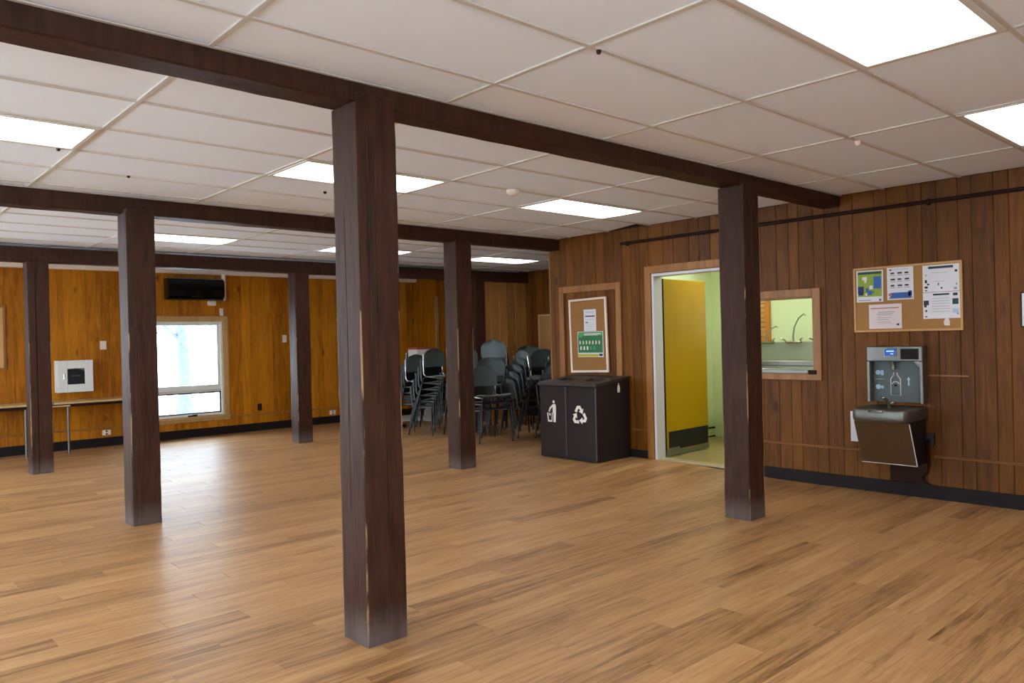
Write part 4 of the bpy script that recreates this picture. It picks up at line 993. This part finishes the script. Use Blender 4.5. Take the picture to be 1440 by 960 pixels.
# white sheet, box and cord
tag(MB().cbox(XW-0.004, 2.905, 0.43, XW-0.0005, 3.098, 0.70, 0.001).build('wall_sheet', 'paper'), 'blank white sheet on the wall left of the water fountain', 'paper')
t = thing('power_box', (XW, 2.421, 0.50), 'black electrical box on the wall right of the water fountain', 'electrical box')
MB().cbox(-0.045, -0.032, -0.05, -0.001, 0.032, 0.05, 0.004).build('cover', 'black_matt', t)
MB().cbox(-0.07, -0.012, -0.022, -0.045, 0.014, 0.006, 0.004).build('plug', 'black_gloss', t)
k = MB(); k.tube([(XW-0.058, 2.422, 0.485), (XW-0.058, 2.424, 0.42), (XW-0.03, 2.43, 0.30), (XW-0.02, 2.45, 0.22), (XW-0.02, 2.50, 0.17), (XW-0.02, 2.47, 0.13), (XW-0.025, 2.43, 0.12)], 0.010, 8)
cd_ = k.build('cord', 'pipe', t); cd_.matrix_parent_inverse = Matrix.Translation(-Vector(t.location))
tag(MB().cbox(XW-0.006, 2.475, 0.116, XW-0.0005, 2.76, 0.27, 0.002).build('wall_patch', 'stain'), 'dark stained patch of board under the water fountain', 'board')

# ------------------------------------------------------------------ stacked chairs
def make_chair(top=False):
    t = bpy.data.objects.new('stacking_chair', None); COL.objects.link(t); t.empty_display_size = 0.1
    mat = 'chair' if top else 'chair_dark'  # paler top chair, darker lower ones: light from above painted in
    # forward is -Y ; seat shell
    se = MB(); rows = []
    for i in range(9):
        v = i/8; y = -0.22+0.42*v; zc = 0.466-0.055*v+0.012*math.cos(PI*v*1.2) - (0.02*(1-v*6) if v < 0.16 else 0)
        wd = 0.225*(1-0.12*(2*abs(v-0.45))**4)
        rows.append([(wd*s_, y, zc+0.012*s_*s_) for s_ in (-1, -.8, -.4, 0, .4, .8, 1)])
    se.grid(rows); rows2 = [[(x, y, zz-0.014) for x, y, zz in r_] for r_ in rows]; se.grid([r_[::-1] for r_ in rows2])
    ed = [p for p in rows[0]]+[r_[-1] for r_ in rows[1:]]+rows[-1][::-1][1:]+[r_[0] for r_ in rows[1:-1]][::-1]
    eb = [(x, y, zz-0.014) for x, y, zz in ed]; se.grid([eb, ed], closed=True, smooth=False)
    se.build('seat', mat, t)
    bk = MB(); rows = []
    for i in range(11):
        v = i/10; zz = 0.545+0.275*v; y = 0.215+0.05*v
        half = 0.215 if v < 0.45 else 0.215*math.sqrt(max(0.02, 1-((v-0.45)/0.56)**2.6))
        if v < 0.12: half *= 0.9+0.8*v
        rows.append([(half*s_, y+0.035*(1-s_*s_)-0.035+0.0, zz) for s_ in (-1, -.75, -.4, 0, .4, .75, 1)])
    bk.grid(rows); rows2 = [[(x, y+0.014, zz) for x, y, zz in r_] for r_ in rows]; bk.grid([r_[::-1] for r_ in rows2])
    ed = rows[0]+[r_[-1] for r_ in rows[1:]]+rows[-1][::-1][1:]+[r_[0] for r_ in rows[1:-1]][::-1]
    bk.grid([ed, [(x, y+.014, zz) for x, y, zz in ed]], closed=True, smooth=False)
    bk.build('backrest', mat, t)
    for s_ in (-1, 1):
        MB().tube([(s_*0.205, -0.20, 0.432), (s_*0.235, -0.215, 0.40), (s_*0.255, -0.245, 0.012)], 0.011, 7).build('leg', 'black_metal', t)
        MB().tube([(s_*0.205, 0.16, 0.41), (s_*0.235, 0.185, 0.38), (s_*0.25, 0.255, 0.012)], 0.011, 7).build('leg', 'black_metal', t)
        MB().tube([(s_*0.205, -0.20, 0.432), (s_*0.205, 0.16, 0.408), (s_*0.205, 0.215, 0.44), (s_*0.205, 0.235, 0.60), (s_*0.19, 0.262, 0.74)], 0.0105, 7).build('side_rail', 'chrome' if top else 'steel_dark', t)
        for yy in (-0.245, 0.255): MB().tube([(s_*0.2535 if yy < 0 else s_*0.25, yy, 0.0), (s_*0.2535 if yy < 0 else s_*0.25, yy, 0.02)], 0.015, 7).build('foot', 'chair_dark', t)
    return t
protoD = make_chair(False); protoT = make_chair(True)
def dup(root):
    r_ = root.copy(); COL.objects.link(r_)
    for ch in list(root.children):
        c_ = ch.copy(); COL.objects.link(c_); c_.parent = r_
    return r_
ORD = ['bottom', 'second', 'third', 'fourth', 'fifth', 'sixth', 'seventh', 'eighth']
used = {'d': False, 't': False}
# x, y of the bottom chair, heading (degrees, direction of the seat front), count, where
stacks = [
    (7.22, 10.22, 272, 5, 'farthest left beside the nearest post'),
    (7.02, 9.55, 280, 6, 'with blue-grey back, second from left'),
    (7.72, 9.62, 262, 6, 'half hidden behind a post'),
    (7.62, 10.85, 275, 6, 'with a carton, by the far wall'),
    (6.80, 8.00, 258, 3, 'nearest the camera, lowest one'),
    (7.02, 8.75, 250, 4, 'peeking out right of the post'),
    (8.10, 9.25, 205, 7, 'tallest, before pale partition'),
    (7.55, 8.75, 240, 4, 'between the tallest and lowest stacks'),
    (8.95, 9.42, 235, 6, 'at the back, left of notice board'),
    (9.22, 8.75, 235, 6, 'at the back, below notice board'),
    (8.45, 8.55, 240, 5, 'in the middle of the cluster'),
    (7.50, 8.02, -12, 5, 'immediately left of the bin'),
    (7.62, 7.40, -5, 5, 'directly behind the bin'),
    (8.35, 7.75, -20, 5, 'behind the bin stack, by the wall'),
]
for (x, y, hd, n, where) in stacks:
    an = R(hd); fx, fy = math.cos(an), math.sin(an)
    for k in range(n):
        topc = k == n-1
        key = 't' if topc else 'd'
        if not used[key]: c_ = protoT if topc else protoD; used[key] = True
        else: c_ = dup(protoT if topc else protoD)
        sh = 0.04*k
        c_.location = (x+fx*sh, y+fy*sh, hfloor(x, y)+0.092*k+0.001); c_.rotation_euler = (R(1.4*k), 0, an+PI/2)
        nm = 'topmost' if topc else (ORD[k]+('' if k == 0 else ' up'))
        tag(c_, ('grey-backed' if topc else 'black')+' chair, '+nm+' in stack '+where, 'chair', 'stacked chairs in the corner')
# low white dolly under the far left stacks
t = thing('chair_dolly', (7.75, 10.9, 0.0), 'low white wheeled dolly on the floor behind the left chair stacks', 'dolly')
k = MB()
for yy in (-0.28, 0.0, 0.28): k.cbox(-0.6, yy-0.02, 0.10, 0.6, yy+0.02, 0.14, 0.004)
for xx in (-0.58, 0.0, 0.58): k.cbox(xx-0.02, -0.30, 0.065, xx+0.02, 0.30, 0.099, 0.004)
k.build('platform', 'dolly', t)
for xx in (-0.5, 0.5):
    for yy in (-0.26, 0.26): MB().tube([(xx, yy-0.014, 0.033), (xx, yy+0.014, 0.033)], 0.032, 12).build('wheel', 'black_matt', t)
# cartons behind the left stacks
t = thing('carton', (7.62, 10.62, 0.955), 'small white carton with a red top resting on the left chair stacks', 'box')
MB().cbox(-0.19, -0.13, 0, 0.19, 0.13, 0.33, 0.006).build('carton_body', 'dolly', t); MB().cbox(-0.194, -0.134, 0.33, 0.194, 0.134, 0.36, 0.004).build('carton_lid', 'red', t)
t = thing('leaning_board', (8.22, 11.2, 0.0), 'pale board leaning behind the stack left of the chair-side post', 'board')
k = MB(); k.prism([(-.35, 0), (.35, 0), (.35, 1.22), (.05, 1.22), (-.20, 0.98)], lambda a, b: (a, 0.06+b*0.10, b), lambda a, b: (a, 0.078+b*0.10, b)); fix_normals(k.build('board_panel', 'dolly', t))
